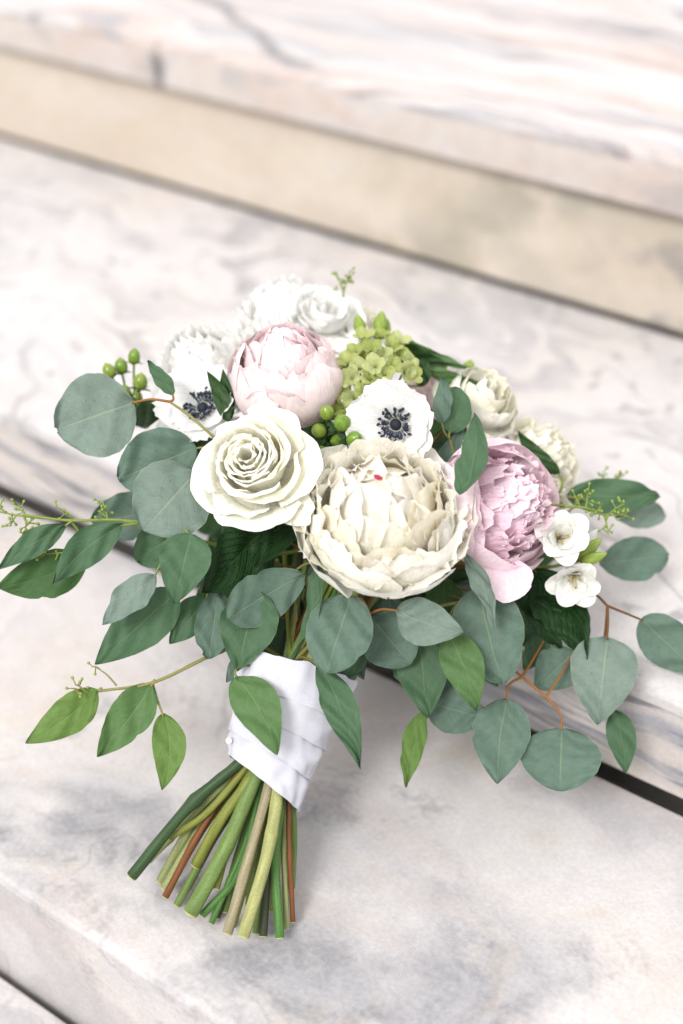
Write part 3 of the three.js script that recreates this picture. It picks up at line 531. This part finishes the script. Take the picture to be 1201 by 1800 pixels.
hypericum('glossy green hypericum berries between rose and anemone', [600, 820, 1.0], [
  [602, 743, 0.95, 33, [0.05, 0.35, 0.9]], [575, 725, 0.958, 28, [-0.2, 0.6, 0.75]], [623, 772, 0.95, 30, [0.4, 0.3, 0.85]], [561, 757, 0.965, 28, [-0.4, 0.3, 0.8]], [625, 727, 0.972, 26, [0.2, 0.7, 0.7]], [566, 795, 0.965, 24, [-0.2, 0, 0.9]], [592, 775, 0.97, 24, [0, 0.1, 1]],
], [
  { b: [590, 800, 0.98], t: [566, 850, 0.955], w: 26, m: 'gloss' }, { b: [600, 790, 0.98], t: [560, 735, 0.97], w: 24, m: 'gloss' }, { b: [605, 790, 0.98], t: [640, 755, 0.965], w: 26, m: 'gloss' }, { b: [590, 790, 0.985], t: [545, 800, 0.97], w: 30, m: 'gloss' },
]);
hypericum('green hypericum berries standing above the round silver leaf', [240, 745, 1.04], [
  [192, 652, 1.02, 24, [-0.4, 0.85, 0.3]], [213, 644, 1.03, 25, [-0.1, 0.95, 0.3]], [236, 627, 1.03, 23, [0.1, 0.95, 0.3]], [247, 671, 1.02, 27, [0.15, 0.9, 0.4]], [220, 690, 1.03, 24, [-0.1, 0.9, 0.3]], [240, 700, 1.035, 24, [0.1, 0.9, 0.3]],
], [
  { b: [285, 702, 1.0], t: [236, 748, 1.02], w: 42, m: 'gloss' }, { b: [240, 750, 1.03], t: [285, 700, 1.0], w: 34, m: 'gloss' },
]);

// --- eucalyptus and other leaves
const EB = 'eucalyptus_branch';
branch(EB, 'eucalyptus branch with round silver leaves reaching out past the rose', T.twig, [CORE, [480, 860, 1.0], [376, 768, 0.965], [330, 728, 0.968], [298, 706, 0.968]], [
  { b: [236, 707, 0.968], t: [99, 755, 0.975], w: 145, shape: 'round', m: 'silver', joint: 1, via: [265, 702, 0.968], bend: 0.04, pm: 'rust' },
  { b: [305, 694, 0.968], t: [259, 635, 0.975], w: 27, shape: 'ovate', m: 'green', roll: 0.5, joint: 1, pm: 'rust' },
]);
branch(EB, 'eucalyptus branch with overlapping round blue-green leaves beside the rose', T.twig, [CORE, [500, 900, 1.0], [400, 830, 0.985], [362, 795, 0.975]], [
  { b: [345, 787, 0.972], t: [207, 842, 0.972], w: 118, shape: 'round', m: 'teal', joint: 1, bend: 0.05 },
  { b: [344, 830, 0.955], t: [252, 932, 0.945], w: 140, shape: 'round', m: 'silver', bend: 0.05 },
  { b: [290, 900, 1.0], t: [160, 915, 1.0], w: 84, shape: 'round', m: 'teal', bend: 0.05 },
  { b: [330, 925, 0.98], t: [238, 985, 0.985], w: 80, shape: 'round', m: 'green' },
]);
branch(EB, 'eucalyptus branch with long pointed leaves at the far left', T.lime, [CORE, [470, 975, 0.99], [350, 950, 0.96], [305, 940, 0.955], [215, 915, 0.955], [120, 915, 0.96], [40, 905, 0.965]], [
  { b: [118, 922, 0.958], t: [-8, 1004, 0.95], w: 48, shape: 'lance', m: 'green', side: 0.03 },
  { b: [216, 921, 0.952], t: [92, 1028, 0.935], w: 66, shape: 'lance', m: 'green', side: 0.06, via: [250, 918, 0.953] },
  { b: [152, 985, 0.972], t: [-6, 1033, 0.97], w: 84, shape: 'ovate', m: 'moss', side: -0.03 },
  { b: [336, 938, 0.935], t: [306, 1061, 0.925], w: 90, shape: 'spade', m: 'green', via: [325, 931, 0.94] },
  { b: [274, 1012, 0.945], t: [180, 1098, 0.94], w: 58, shape: 'ovate', m: 'silver', roll: 0.4 },
  { b: [312, 1040, 0.955], t: [167, 1168, 0.955], w: 92, shape: 'ovate', m: 'green', notch: [1, 0.35, 0.2] },
  { b: [365, 1050, 0.975], t: [298, 1132, 0.97], w: 62, shape: 'ovate', m: 'green' },
]);
branch(EB, 'thin eucalyptus branch with three light green leaves over the lower step', T.twig, [[440, 1130, 0.985], [370, 1153, 0.965], [268, 1200, 0.957], [172, 1215, 0.957]], [
  { b: [172, 1214, 0.957], t: [45, 1306, 0.955], w: 68, shape: 'ovate', m: 'bright', joint: 1, side: -0.04 },
  { b: [268, 1203, 0.956], t: [171, 1330, 0.950], w: 76, shape: 'ovate', m: 'fresh', notch: [-1, 0.55, 0.15], side: -0.02 },
  { b: [287, 1254, 0.955], t: [285, 1389, 0.945], w: 60, shape: 'ovate', m: 'bright', side: -0.09, via: [275, 1225, 0.957] },
]);
branch(EB, 'eucalyptus branch with dark broad leaves hanging over the white wrap', T.twig, [[515, 1120, 0.98], [520, 1060, 0.975], [500, 1020, 0.975]], [
  { b: [385, 1035, 0.96], t: [366, 1158, 0.955], w: 64, shape: 'paddle', m: 'teal', notch: [1, 0.9, 0.5] },
  { b: [455, 1040, 0.955], t: [417, 1180, 0.945], w: 102, shape: 'ovate', m: 'green', side: 0.02 },
  { b: [536, 1010, 0.955], t: [402, 1088, 0.935], w: 92, shape: 'paddle', m: 'teal', side: 0.02 },
  { b: [562, 986, 0.925], t: [512, 1158, 0.92], w: 30, shape: 'lance', m: 'green', roll: 0.9, side: 0.03 },
  { b: [415, 1190, 0.94], t: [487, 1328, 0.915], w: 82, shape: 'ovate', m: 'fresh', side: -0.06, via: [414, 1176, 0.945] },
  { b: [558, 1165, 0.94], t: [634, 1353, 0.915], w: 62, shape: 'lance', m: 'green', side: -0.04, notch: [1, 0.25, 0.15] },
  { b: [430, 1150, 0.965], t: [398, 1200, 0.96], w: 30, shape: 'ovate', m: 'teal' },
]);
branch(EB, 'eucalyptus branch with round leaves under the cream peony', T.rust, [[560, 1120, 0.98], [600, 1090, 0.965], [650, 1078, 0.94]], [
  { b: [618, 1046, 0.93], t: [572, 1184, 0.915], w: 114, shape: 'round', m: 'teal', bend: 0.03 },
  { b: [652, 1085, 0.965], t: [722, 1168, 0.96], w: 100, shape: 'round', m: 'teal' },
  { b: [697, 1072, 0.928], t: [816, 1111, 0.915], w: 82, shape: 'ovate', m: 'silver', joint: 1, pm: 'rust', side: 0.05, via: [672, 1071, 0.933] },
  { b: [640, 1130, 0.97], t: [600, 1198, 0.975], w: 44, shape: 'ovate', m: 'green' }, { b: [600, 1110, 0.985], t: [640, 1195, 0.975], w: 50, shape: 'ovate', m: 'teal' },
]);
branch(EB, 'eucalyptus branch with mixed green leaves under the rose pink peony', T.twig, [[600, 1110, 0.99], [720, 1080, 0.985], [800, 1060, 0.975], [860, 1060, 0.965]], [
  { b: [814, 972, 0.932], t: [868, 1104, 0.925], w: 36, shape: 'lance', m: 'silver', roll: 0.8, side: -0.05 },
  { b: [842, 1030, 0.96], t: [884, 1202, 0.945], w: 124, shape: 'round', m: 'teal', side: 0.02 },
  { b: [788, 1112, 0.945], t: [838, 1250, 0.93], w: 74, shape: 'ovate', m: 'fresh', side: -0.04 },
  { b: [735, 1105, 0.975], t: [752, 1262, 0.965], w: 92, shape: 'ovate', m: 'green' },
  { b: [752, 1235, 0.985], t: [850, 1262, 0.98], w: 84, shape: 'round', m: 'teal' },
  { b: [744, 1250, 0.972], t: [714, 1384, 0.965], w: 42, shape: 'ovate', m: 'bright', side: 0.03, roll: 0.3 },
  { b: [690, 1150, 0.985], t: [735, 1215, 0.975], w: 40, shape: 'lance', m: 'green' },
]);
branch(EB, 'eucalyptus branch with orange petioles and round leaves over the grey step face', T.rust, [[620, 1090, 1.0], [800, 1110, 0.995], [900, 1175, 0.98], [960, 1225, 0.975]], [
  { b: [892, 1228, 0.968], t: [874, 1378, 0.955], w: 104, shape: 'ovate', m: 'teal', via: [894, 1205, 0.972], side: 0.03 },
  { b: [988, 1280, 0.97], t: [984, 1391, 0.962], w: 138, shape: 'round', m: 'teal', joint: 1, via: [985, 1255, 0.972], pm: 'rust' },
  { b: [1010, 1145, 0.995], t: [940, 1212, 1.0], w: 80, shape: 'ovate', m: 'teal' },
  { b: [960, 1120, 1.0], t: [920, 1178, 1.0], w: 46, shape: 'ovate', m: 'green' },
]);
branch(EB, 'thin brown eucalyptus branch with pale blue leaf at the far right', T.brown, [[700, 1000, 1.02], [900, 1010, 1.01], [1040, 1040, 0.99], [1068, 1065, 0.99]], [
  { b: [1068, 1120, 0.988], t: [1050, 1274, 0.975], w: 118, shape: 'spade', m: 'silver', joint: 1, via: [1069, 1090, 0.99] },
  { b: [1128, 1088, 1.0], t: [1222, 1178, 1.0], w: 84, shape: 'round', m: 'teal', joint: 1, via: [1100, 1078, 0.995] },
  { b: [1082, 1248, 0.995], t: [1100, 1360, 0.985], w: 52, shape: 'ovate', m: 'green', side: -0.03, via: [1062, 1180, 0.995] },
]);
branch(EB, 'eucalyptus branch with broad leaves lying low over the middle step', T.twig, [[700, 980, 1.03], [900, 960, 1.04], [1000, 900, 1.03], [1020, 875, 1.03]], [
  { b: [998, 872, 1.03], t: [1160, 872, 1.035], w: 62, shape: 'round', m: 'green', joint: 1, notch: [-1, 0.9, 0.3] },
  { b: [1080, 900, 1.06], t: [1170, 905, 1.07], w: 52, shape: 'round', m: 'silver' },
  { b: [1055, 990, 1.045], t: [1176, 976, 1.055], w: 80, shape: 'paddle', m: 'teal' },
]);
branch('leaf_sprig', 'dark pointed leaves beside the ivory carnation', T.olive, [[800, 900, 1.03], [950, 900, 1.02], [984, 865, 1.02]], [
  { b: [984, 833, 1.02], t: [910, 756, 1.02], w: 32, shape: 'ovate', m: 'gloss', side: -0.07, joint: 1 },
]);
branch(EB, 'upright folded eucalyptus leaves between anemone and rose pink peony', T.twig, [[760, 900, 1.0], [800, 820, 0.985], [790, 770, 0.98]], [
  { b: [808, 868, 0.905], t: [836, 727, 0.925], w: 54, shape: 'ovate', m: 'green', roll: -0.5, side: 0.05, pet: 0 },
  { b: [790, 760, 0.975], t: [806, 680, 0.985], w: 62, shape: 'round', m: 'green', roll: 0.3 },
  { b: [776, 745, 0.972], t: [780, 662, 0.98], w: 34, shape: 'ovate', m: 'teal', roll: -0.4, side: 0.05 },
  { b: [770, 850, 0.985], t: [820, 750, 0.985], w: 50, shape: 'ovate', m: 'teal' },
]);
branch('leaf_sprig', 'long narrow leaves arching over the back of the bouquet', T.lime, [[650, 760, 1.05], [680, 650, 1.04], [690, 610, 1.04]], [
  { b: [680, 600, 1.03], t: [792, 640, 1.04], w: 46, shape: 'ovate', m: 'gloss', side: 0.10, roll: 0.4 },
  { b: [715, 598, 1.03], t: [828, 646, 1.035], w: 22, shape: 'lance', m: 'fresh', side: 0.10, roll: 0.5 },
  { b: [740, 645, 1.02], t: [862, 680, 1.03], w: 26, shape: 'lance', m: 'fresh', side: 0.02, roll: 0.4 },
  { b: [738, 680, 1.01], t: [752, 630, 1.01], w: 28, shape: 'ovate', m: 'gloss' },
]);
branch('leaf_sprig', 'dark glossy leaf between anemone and blush peony bud', T.olive, [[480, 840, 1.02], [420, 780, 0.99], [402, 745, 0.98]], [
  { b: [402, 742, 0.975], t: [364, 652, 0.975], w: 30, shape: 'ovate', m: 'gloss', joint: 1, side: 0.05 }, { b: [404, 740, 0.985], t: [392, 648, 0.985], w: 26, shape: 'ovate', m: 'gloss' },
  { b: [395, 800, 0.985], t: [330, 775, 0.985], w: 40, shape: 'ovate', m: 'gloss' },
]);
branch('hydrangea_leaves', 'dark serrated veined leaves under the white rose', T.olive, [CORE, [540, 930, 0.99], [520, 915, 0.975]], [
  { b: [478, 925, 0.965], t: [356, 1042, 0.94], w: 108, shape: 'ovate', m: 'hydrangea', saw: 0.06, fold: 0.25, roll: -0.25 },
  { b: [532, 888, 0.965], t: [446, 1000, 0.945], w: 54, shape: 'ovate', m: 'hydrangea', saw: 0.05, fold: 0.3, roll: 0.35 },
]);
branch('hydrangea_leaves', 'dark serrated leaf under the white freesia', T.olive, [CORE, [850, 990, 1.01], [930, 1005, 0.995]], [
  { b: [940, 1000, 0.99], t: [1034, 1158, 0.98], w: 84, shape: 'ovate', m: 'hydrangea', saw: 0.07, fold: 0.5, wave: 0.09, roll: 0.3 }, { b: [925, 1030, 1.0], t: [985, 1140, 0.995], w: 60, shape: 'ovate', m: 'hydrangea', saw: 0.07, fold: 0.4, wave: 0.08, roll: -0.4 },
]);
{ // the shaded leaves deep in the bouquet that show between the flowers
  const r = rng(151), ls = [];
  for (let k = 0; k < 46; k++) {
    const a = k * GA, q = Math.sqrt((k + 0.5) / 46), x = 650 + Math.cos(a) * q * 300 + (q > 0.5 ? 0 : 0), y = 900 + Math.sin(a) * q * 185 + 20, d = 1.045 + 0.05 * r(), b = a + (r() - 0.5) * 1.6;
    ls.push({ b: [x - Math.cos(b) * 35, y - Math.sin(b) * 35, d - 0.01], t: [x + Math.cos(b) * 55, y + Math.sin(b) * 55, d + 0.015], w: 70 + 30 * r(), shape: r() < 0.5 ? 'ovate' : 'round', m: r() < 0.4 ? 'green' : r() < 0.5 ? 'moss' : 'teal', roll: (r() - 0.5) * 0.8 });
  }
  branch(EB, 'eucalyptus leaves deep between the flowers', T.olive, [CORE, [650, 900, 1.05], [660, 780, 1.07]], ls);
  const l2 = [[450, 1000, 1.0, 200], [520, 960, 1.01, 250], [500, 1060, 1.0, 280], [570, 1010, 1.0, 240], [560, 1090, 0.995, 300], [600, 1150, 0.99, 300], [480, 1120, 0.99, 250], [690, 1090, 1.0, 280], [780, 1060, 1.0, 270], [830, 1090, 1.0, 290], [880, 1030, 1.01, 280], [920, 1090, 1.01, 300], [530, 900, 1.0, 240], [560, 870, 0.99, 260], [580, 830, 0.995, 250], [420, 950, 1.0, 210], [340, 800, 1.0, 200], [790, 790, 1.0, 300], [380, 1060, 1.0, 240], [640, 1110, 1.0, 280], [860, 1150, 1.005, 290], [770, 1170, 1.0, 270]].map(([x, y, d, an]) => {
    const b = an * Math.PI / 180 * -1, c = Math.cos(b), s = Math.sin(b); return { b: [x - c * 30, y - s * 40, d], t: [x + c * 40, y + s * 60, d + 0.01], w: 64 + 20 * r(), shape: 'ovate', m: r() < 0.5 ? 'green' : r() < 0.5 ? 'moss' : 'teal', roll: (r() - 0.5) * 0.7 };
  });
  branch(EB, 'eucalyptus leaves tucked above the white wrap', T.rust, [[545, 1120, 0.985], [580, 1060, 1.0], [600, 1000, 1.01]], l2);
}
// --- seeded eucalyptus sprigs
function seedSprig(label, pts, twigs, mat = T.seed, r0 = 0.001) {
  const g = group('seeded_sprig', bouquet, label), r = rng(twigs.length * 31 + Math.round(pts[0][0])), st = [tube(pts.map(p => B(...p)), r0, r0 * 0.6, 20, 6)], buds = [];
  for (const [x, y, d, x1, y1, nb] of twigs) {
    const a = B(x, y, d), b = B(x1, y1, d - 0.004 + 0.008 * r()); st.push(tube([a, a.clone().lerp(b, 0.5).add(V(0, 0.001, 0)), b], 0.0007, 0.0005, 6, 5));
    for (let k = 0; k < nb; k++) {
      const t = 0.35 + 0.65 * (k + 0.5) / nb, p = a.clone().lerp(b, t), o = dir(r() - 0.5, r() - 0.3, r() - 0.5), q = p.clone().addScaledVector(o, 0.003 + 0.003 * r());
      st.push(tube([p, p.clone().lerp(q, 0.5), q], 0.0004, 0.0004, 3, 4));
      const s = new THREE.LatheGeometry([[0.0001, -0.0006], [0.0009, 0.0004], [0.0011, 0.0013], [0.0006, 0.002], [0.0001, 0.0024]].map(p => new THREE.Vector2(...p)), 6); s.applyQuaternion(new THREE.Quaternion().setFromUnitVectors(V(0, 1, 0), o)); s.translate(q.x, q.y, q.z); buds.push(s);
    }
  }
  mesh('stem', mergeGeometries(st), mat, g); mesh('seed_buds', mergeGeometries(buds), T.bud, g).userData.kind = 'stuff';
}
seedSprig('seeded eucalyptus sprig standing up behind the white freesia bloom', [[612, 600, 1.06], [604, 540, 1.06], [603, 512, 1.06]], [[603, 520, 1.06, 616, 475, 5], [603, 510, 1.06, 588, 478, 5], [604, 530, 1.06, 592, 512, 3], [607, 500, 1.06, 620, 482, 4]]);
seedSprig('seeded eucalyptus sprig crossing in front of the rose pink peony', [[1000, 890, 0.985], [960, 888, 0.965], [910, 905, 0.955], [885, 914, 0.955]], [[965, 888, 0.965, 925, 890, 6], [940, 893, 0.96, 912, 922, 8], [925, 900, 0.958, 900, 922, 6], [905, 907, 0.955, 884, 912, 6], [950, 890, 0.962, 932, 918, 7]], T.olive);
seedSprig('seeded eucalyptus sprig lying over the broad green leaf', [[985, 890, 0.98], [1030, 893, 0.985], [1062, 905, 0.99], [1100, 905, 0.99]], [[1030, 893, 0.985, 1035, 862, 6], [1020, 892, 0.985, 1010, 870, 5], [1062, 905, 0.99, 1070, 940, 7], [1070, 905, 0.99, 1098, 885, 7], [1085, 905, 0.99, 1104, 908, 6], [1050, 900, 0.988, 1060, 885, 5], [1040, 895, 0.985, 1055, 905, 4]]);
seedSprig('seeded eucalyptus sprig rising behind the broad green leaf', [[1030, 880, 1.06], [1060, 860, 1.06], [1070, 840, 1.06]], [[1060, 858, 1.06, 1060, 830, 5], [1066, 848, 1.06, 1095, 838, 5]]);
seedSprig('seeded eucalyptus sprig at the tip of the long pointed leaves', [[215, 915, 0.955], [120, 914, 0.96], [45, 908, 0.965], [-10, 898, 0.965]], [[48, 908, 0.965, 30, 888, 7], [30, 905, 0.965, 18, 925, 6], [10, 902, 0.965, -4, 890, 5], [60, 912, 0.965, 44, 928, 6], [48, 930, 0.965, 40, 940, 3], [130, 910, 0.962, 98, 890, 4], [190, 912, 0.957, 172, 898, 6], [190, 912, 0.957, 180, 880, 3]]);
seedSprig('bare forked sprig between the two long pointed leaves', [[150, 975, 0.965], [105, 972, 0.966], [70, 976, 0.967]], [[105, 972, 0.966, 98, 985, 2], [80, 975, 0.966, 66, 986, 3], [75, 975, 0.967, 64, 968, 2]], T.olive, 0.0008);
seedSprig('wispy sprig above the light green leaf over the lower step', [[205, 1205, 0.958], [190, 1188, 0.96], [172, 1174, 0.962]], [[175, 1176, 0.962, 162, 1172, 2], [150, 1215, 0.957, 132, 1203, 4], [140, 1215, 0.957, 126, 1210, 3]], T.twig, 0.0007);

// --- the white wrap round the handle
const WB = B(466, 1374, 0.958), WT = B(515, 1188, 0.975);
{
  const g = group('ribbon_wrap', bouquet, 'white cotton ribbon wrapped round the stems'), A = WT.clone().sub(WB), len = A.length(); A.normalize();
  const X = V(1, 0, 0).addScaledVector(A, -A.x).normalize(), Z = V(0, 0, 0).crossVectors(X, A).normalize();
  const weave = texture(256, 256, (u, v) => { const q = 0.96 + 0.03 * n2(u * 200, v * 40); return [q, q, q]; });
  const weaveBump = texture(256, 256, (u, v) => { const q = 0.5 + 0.2 * Math.sin(u * 1600) * Math.sin(v * 180); return [q, q, q]; }, false);
  const cloth = new THREE.MeshPhysicalMaterial({ color: lin(0.57, 0.57, 0.625), map: weave, bumpMap: weaveBump, bumpScale: 0.0002, roughness: 0.9, specularIntensity: 0.2, sheen: 0.3, sheenRoughness: 0.6, side: THREE.DoubleSide });
  const radius = h => lerp(0.0250, 0.0395, Math.pow(clamp(h), 1.15));
  const turns = 4;
  for (let k = 0; k < turns; k++) {           // overlapping turns of ribbon, each tucked under the next one down
    const h0 = k / turns - 0.01, h1 = (k + 1.35) / turns;
    const geo = sheet(96, 10, (u, v, out) => {
      const a = u * Math.PI + 0.3, slope = -0.17 * Math.cos(a), wob = 0.004 * n2(Math.cos(a) * 1.3 + k * 3, Math.sin(a) * 1.3);
      const h = lerp(h0, h1, v) + wob * 1.5 + slope * (1 - (k + v) / turns);
      const top = k === turns - 1 ? 0.02 * n2(Math.cos(a) * 2.2, Math.sin(a) * 2.2 + 7) * v : 0, bottom = 0;
      let r = radius(h) + 0.0010 * (1 - v) - 0.0008 * v + 0.0006 * (turns - k) / turns;
      r += 0.0022 * n3(Math.cos(a) * 1.6, Math.sin(a) * 1.6, h * 4 + 2) * (1 - 0.5 * h) + 0.0012 * Math.sin(a * 5 + h * 16 + k) * (0.3 + 0.7 * v) + 0.0005 * n3(Math.cos(a) * 2.5, Math.sin(a) * 2.5, h * 9 + k) + (k === turns - 1 ? 0.002 * v * n2(Math.cos(a) * 3.5 + 4, Math.sin(a) * 3.5) : 0);
      out.copy(WB).addScaledVector(A, (h + top + bottom) * len).addScaledVector(X, Math.cos(a) * r * 1.06).addScaledVector(Z, Math.sin(a) * r * 0.95);
    });
    mesh('ribbon_turn', geo, cloth, g);
  }
  const pearl = new THREE.SphereGeometry(0.0024, 16, 12), p = B(403, 1302, 0.95); pearl.translate(p.x, p.y, p.z);
  mesh('pearl_pin', pearl, new THREE.MeshPhysicalMaterial({ color: lin(0.8, 0.78, 0.74), roughness: 0.15, clearcoat: 1 }), g);
}
// --- the cut stems below the wrap
{
  const cutMat = stemMat(184, 186, 136, 0.7);
  const mats = { dark: stemMat(56, 82, 50), green: stemMat(112, 138, 78), pale: stemMat(152, 162, 112), beige: stemMat(156, 148, 122), yellow: stemMat(166, 170, 114), rust: stemMat(120, 76, 42), bright: stemMat(84, 128, 64), black: stemMat(66, 72, 54), olive: stemMat(126, 134, 64) };
  // [end px, py, height of the end above the tread], bend px/py, radius px, colour
  const list = [
    ['dark', [232, 1540, 0.030], [[338, 1412, 0.950]], 11, 0.35], ['pale', [283, 1548, 0.006], [[345, 1440, 0.965]], 10, 0], ['pale', [291, 1562, 0.012], [[365, 1440, 0.962]], 11, 0],
    ['rust', [291, 1576, 0.018], [[356, 1455, 0.952]], 7, 0.2], ['olive', [345, 1520, 0.034], [[392, 1435, 0.945]], 11, 0.25], ['green', [336, 1604, 0.018], [[395, 1495, 0.942]], 15, 0.05],
    ['bright', [356, 1608, 0.010], [[416, 1540, 0.95]], 8, 0], ['olive', [300, 1472, 0.045], [[360, 1432, 0.948]], 7, 0.1], ['green', [394, 1600, 0.006], [[420, 1500, 0.955]], 9, 0], ['black', [428, 1572, 0.006], [[440, 1480, 0.965]], 9, 0],
    ['beige', [400, 1640, 0.020], [[440, 1500, 0.935]], 10, 0.1], ['yellow', [428, 1645, 0.022], [[470, 1500, 0.932]], 12, 0.1], ['black', [463, 1645, 0.008], [[470, 1540, 0.945]], 8, 0],
    ['bright', [492, 1648, 0.010], [[484, 1510, 0.945]], 9, 0.1], ['rust', [515, 1620, 0.008], [[508, 1470, 0.95]], 5, 0.2], ['pale', [478, 1600, 0.006], [[490, 1480, 0.962]], 9, 0], ['green', [440, 1590, 0.005], [[455, 1480, 0.968]], 10, 0],
    ['pale', [262, 1512, 0.012], [[352, 1420, 0.958]], 7, 0.3], ['green', [312, 1590, 0.006], [[378, 1470, 0.957]], 8, 0.3], ['bright', [372, 1622, 0.006], [[424, 1500, 0.950]], 6, 0.3], ['olive', [410, 1628, 0.006], [[446, 1500, 0.950]], 7, 0.3],
    ['rust', [344, 1590, 0.012], [[400, 1470, 0.950]], 5, 0.3], ['green', [450, 1640, 0.006], [[466, 1510, 0.948]], 7, 0.2], ['pale', [504, 1632, 0.006], [[500, 1500, 0.953]], 6, 0.2], ['black', [382, 1612, 0.005], [[426, 1490, 0.958]], 7, 0.2],
    ['olive', [380, 1560, 0.028], [[412, 1450, 0.948]], 8, 0.2], ['yellow', [330, 1560, 0.005], [[390, 1440, 0.972]], 9, 0], ['green', [512, 1560, 0.004], [[516, 1460, 0.965]], 8, 0],
  ];
  const r = rng(171);
  list.forEach(([m, e, via, w, kn], k) => {
    const end = local(atHeight(e[0], e[1], e[2])); const R = w * 0.86 / FOCAL; end.y = Math.max(end.y, R * 1.02);
    const a = k * GA, q = 0.0175 * Math.sqrt((k + 0.5) / list.length);
    const v0 = B(...via[0]), sx = clamp((via[0][0] - 420) / 100, -1, 1);
    const ex = clamp(466 + (via[0][0] - 420) * 0.45, 416, 516), inB = B(ex, 1362 + (ex - 466) * 0.72, lerp(0.957, via[0][2], 0.6));
    const inT = WB.clone().lerp(WT, 0.6).add(V(-sx * 0.010, 0, q * Math.sin(a))), up = CORE.clone().add(V(Math.cos(a) * 0.04, -0.02 + 0.02 * r(), Math.sin(a) * 0.025));
    const s = mesh('cut_stem', tube([end, v0, inB, inT, up], R, R * 0.8, 40, 10, kn, k + 1), mats[m], bouquet);
    const dirE = end.clone().sub(v0).normalize(), disc = new THREE.CylinderGeometry(R * 0.93, R * 0.97, R * 0.25, 12); disc.applyQuaternion(new THREE.Quaternion().setFromUnitVectors(V(0, 1, 0), dirE)); disc.translate(end.x + dirE.x * R * 0.1, end.y + dirE.y * R * 0.1, end.z + dirE.z * R * 0.1);
    mesh('cut_end', disc, cutMat, s);
  });
}

renderer.render(scene, camera);
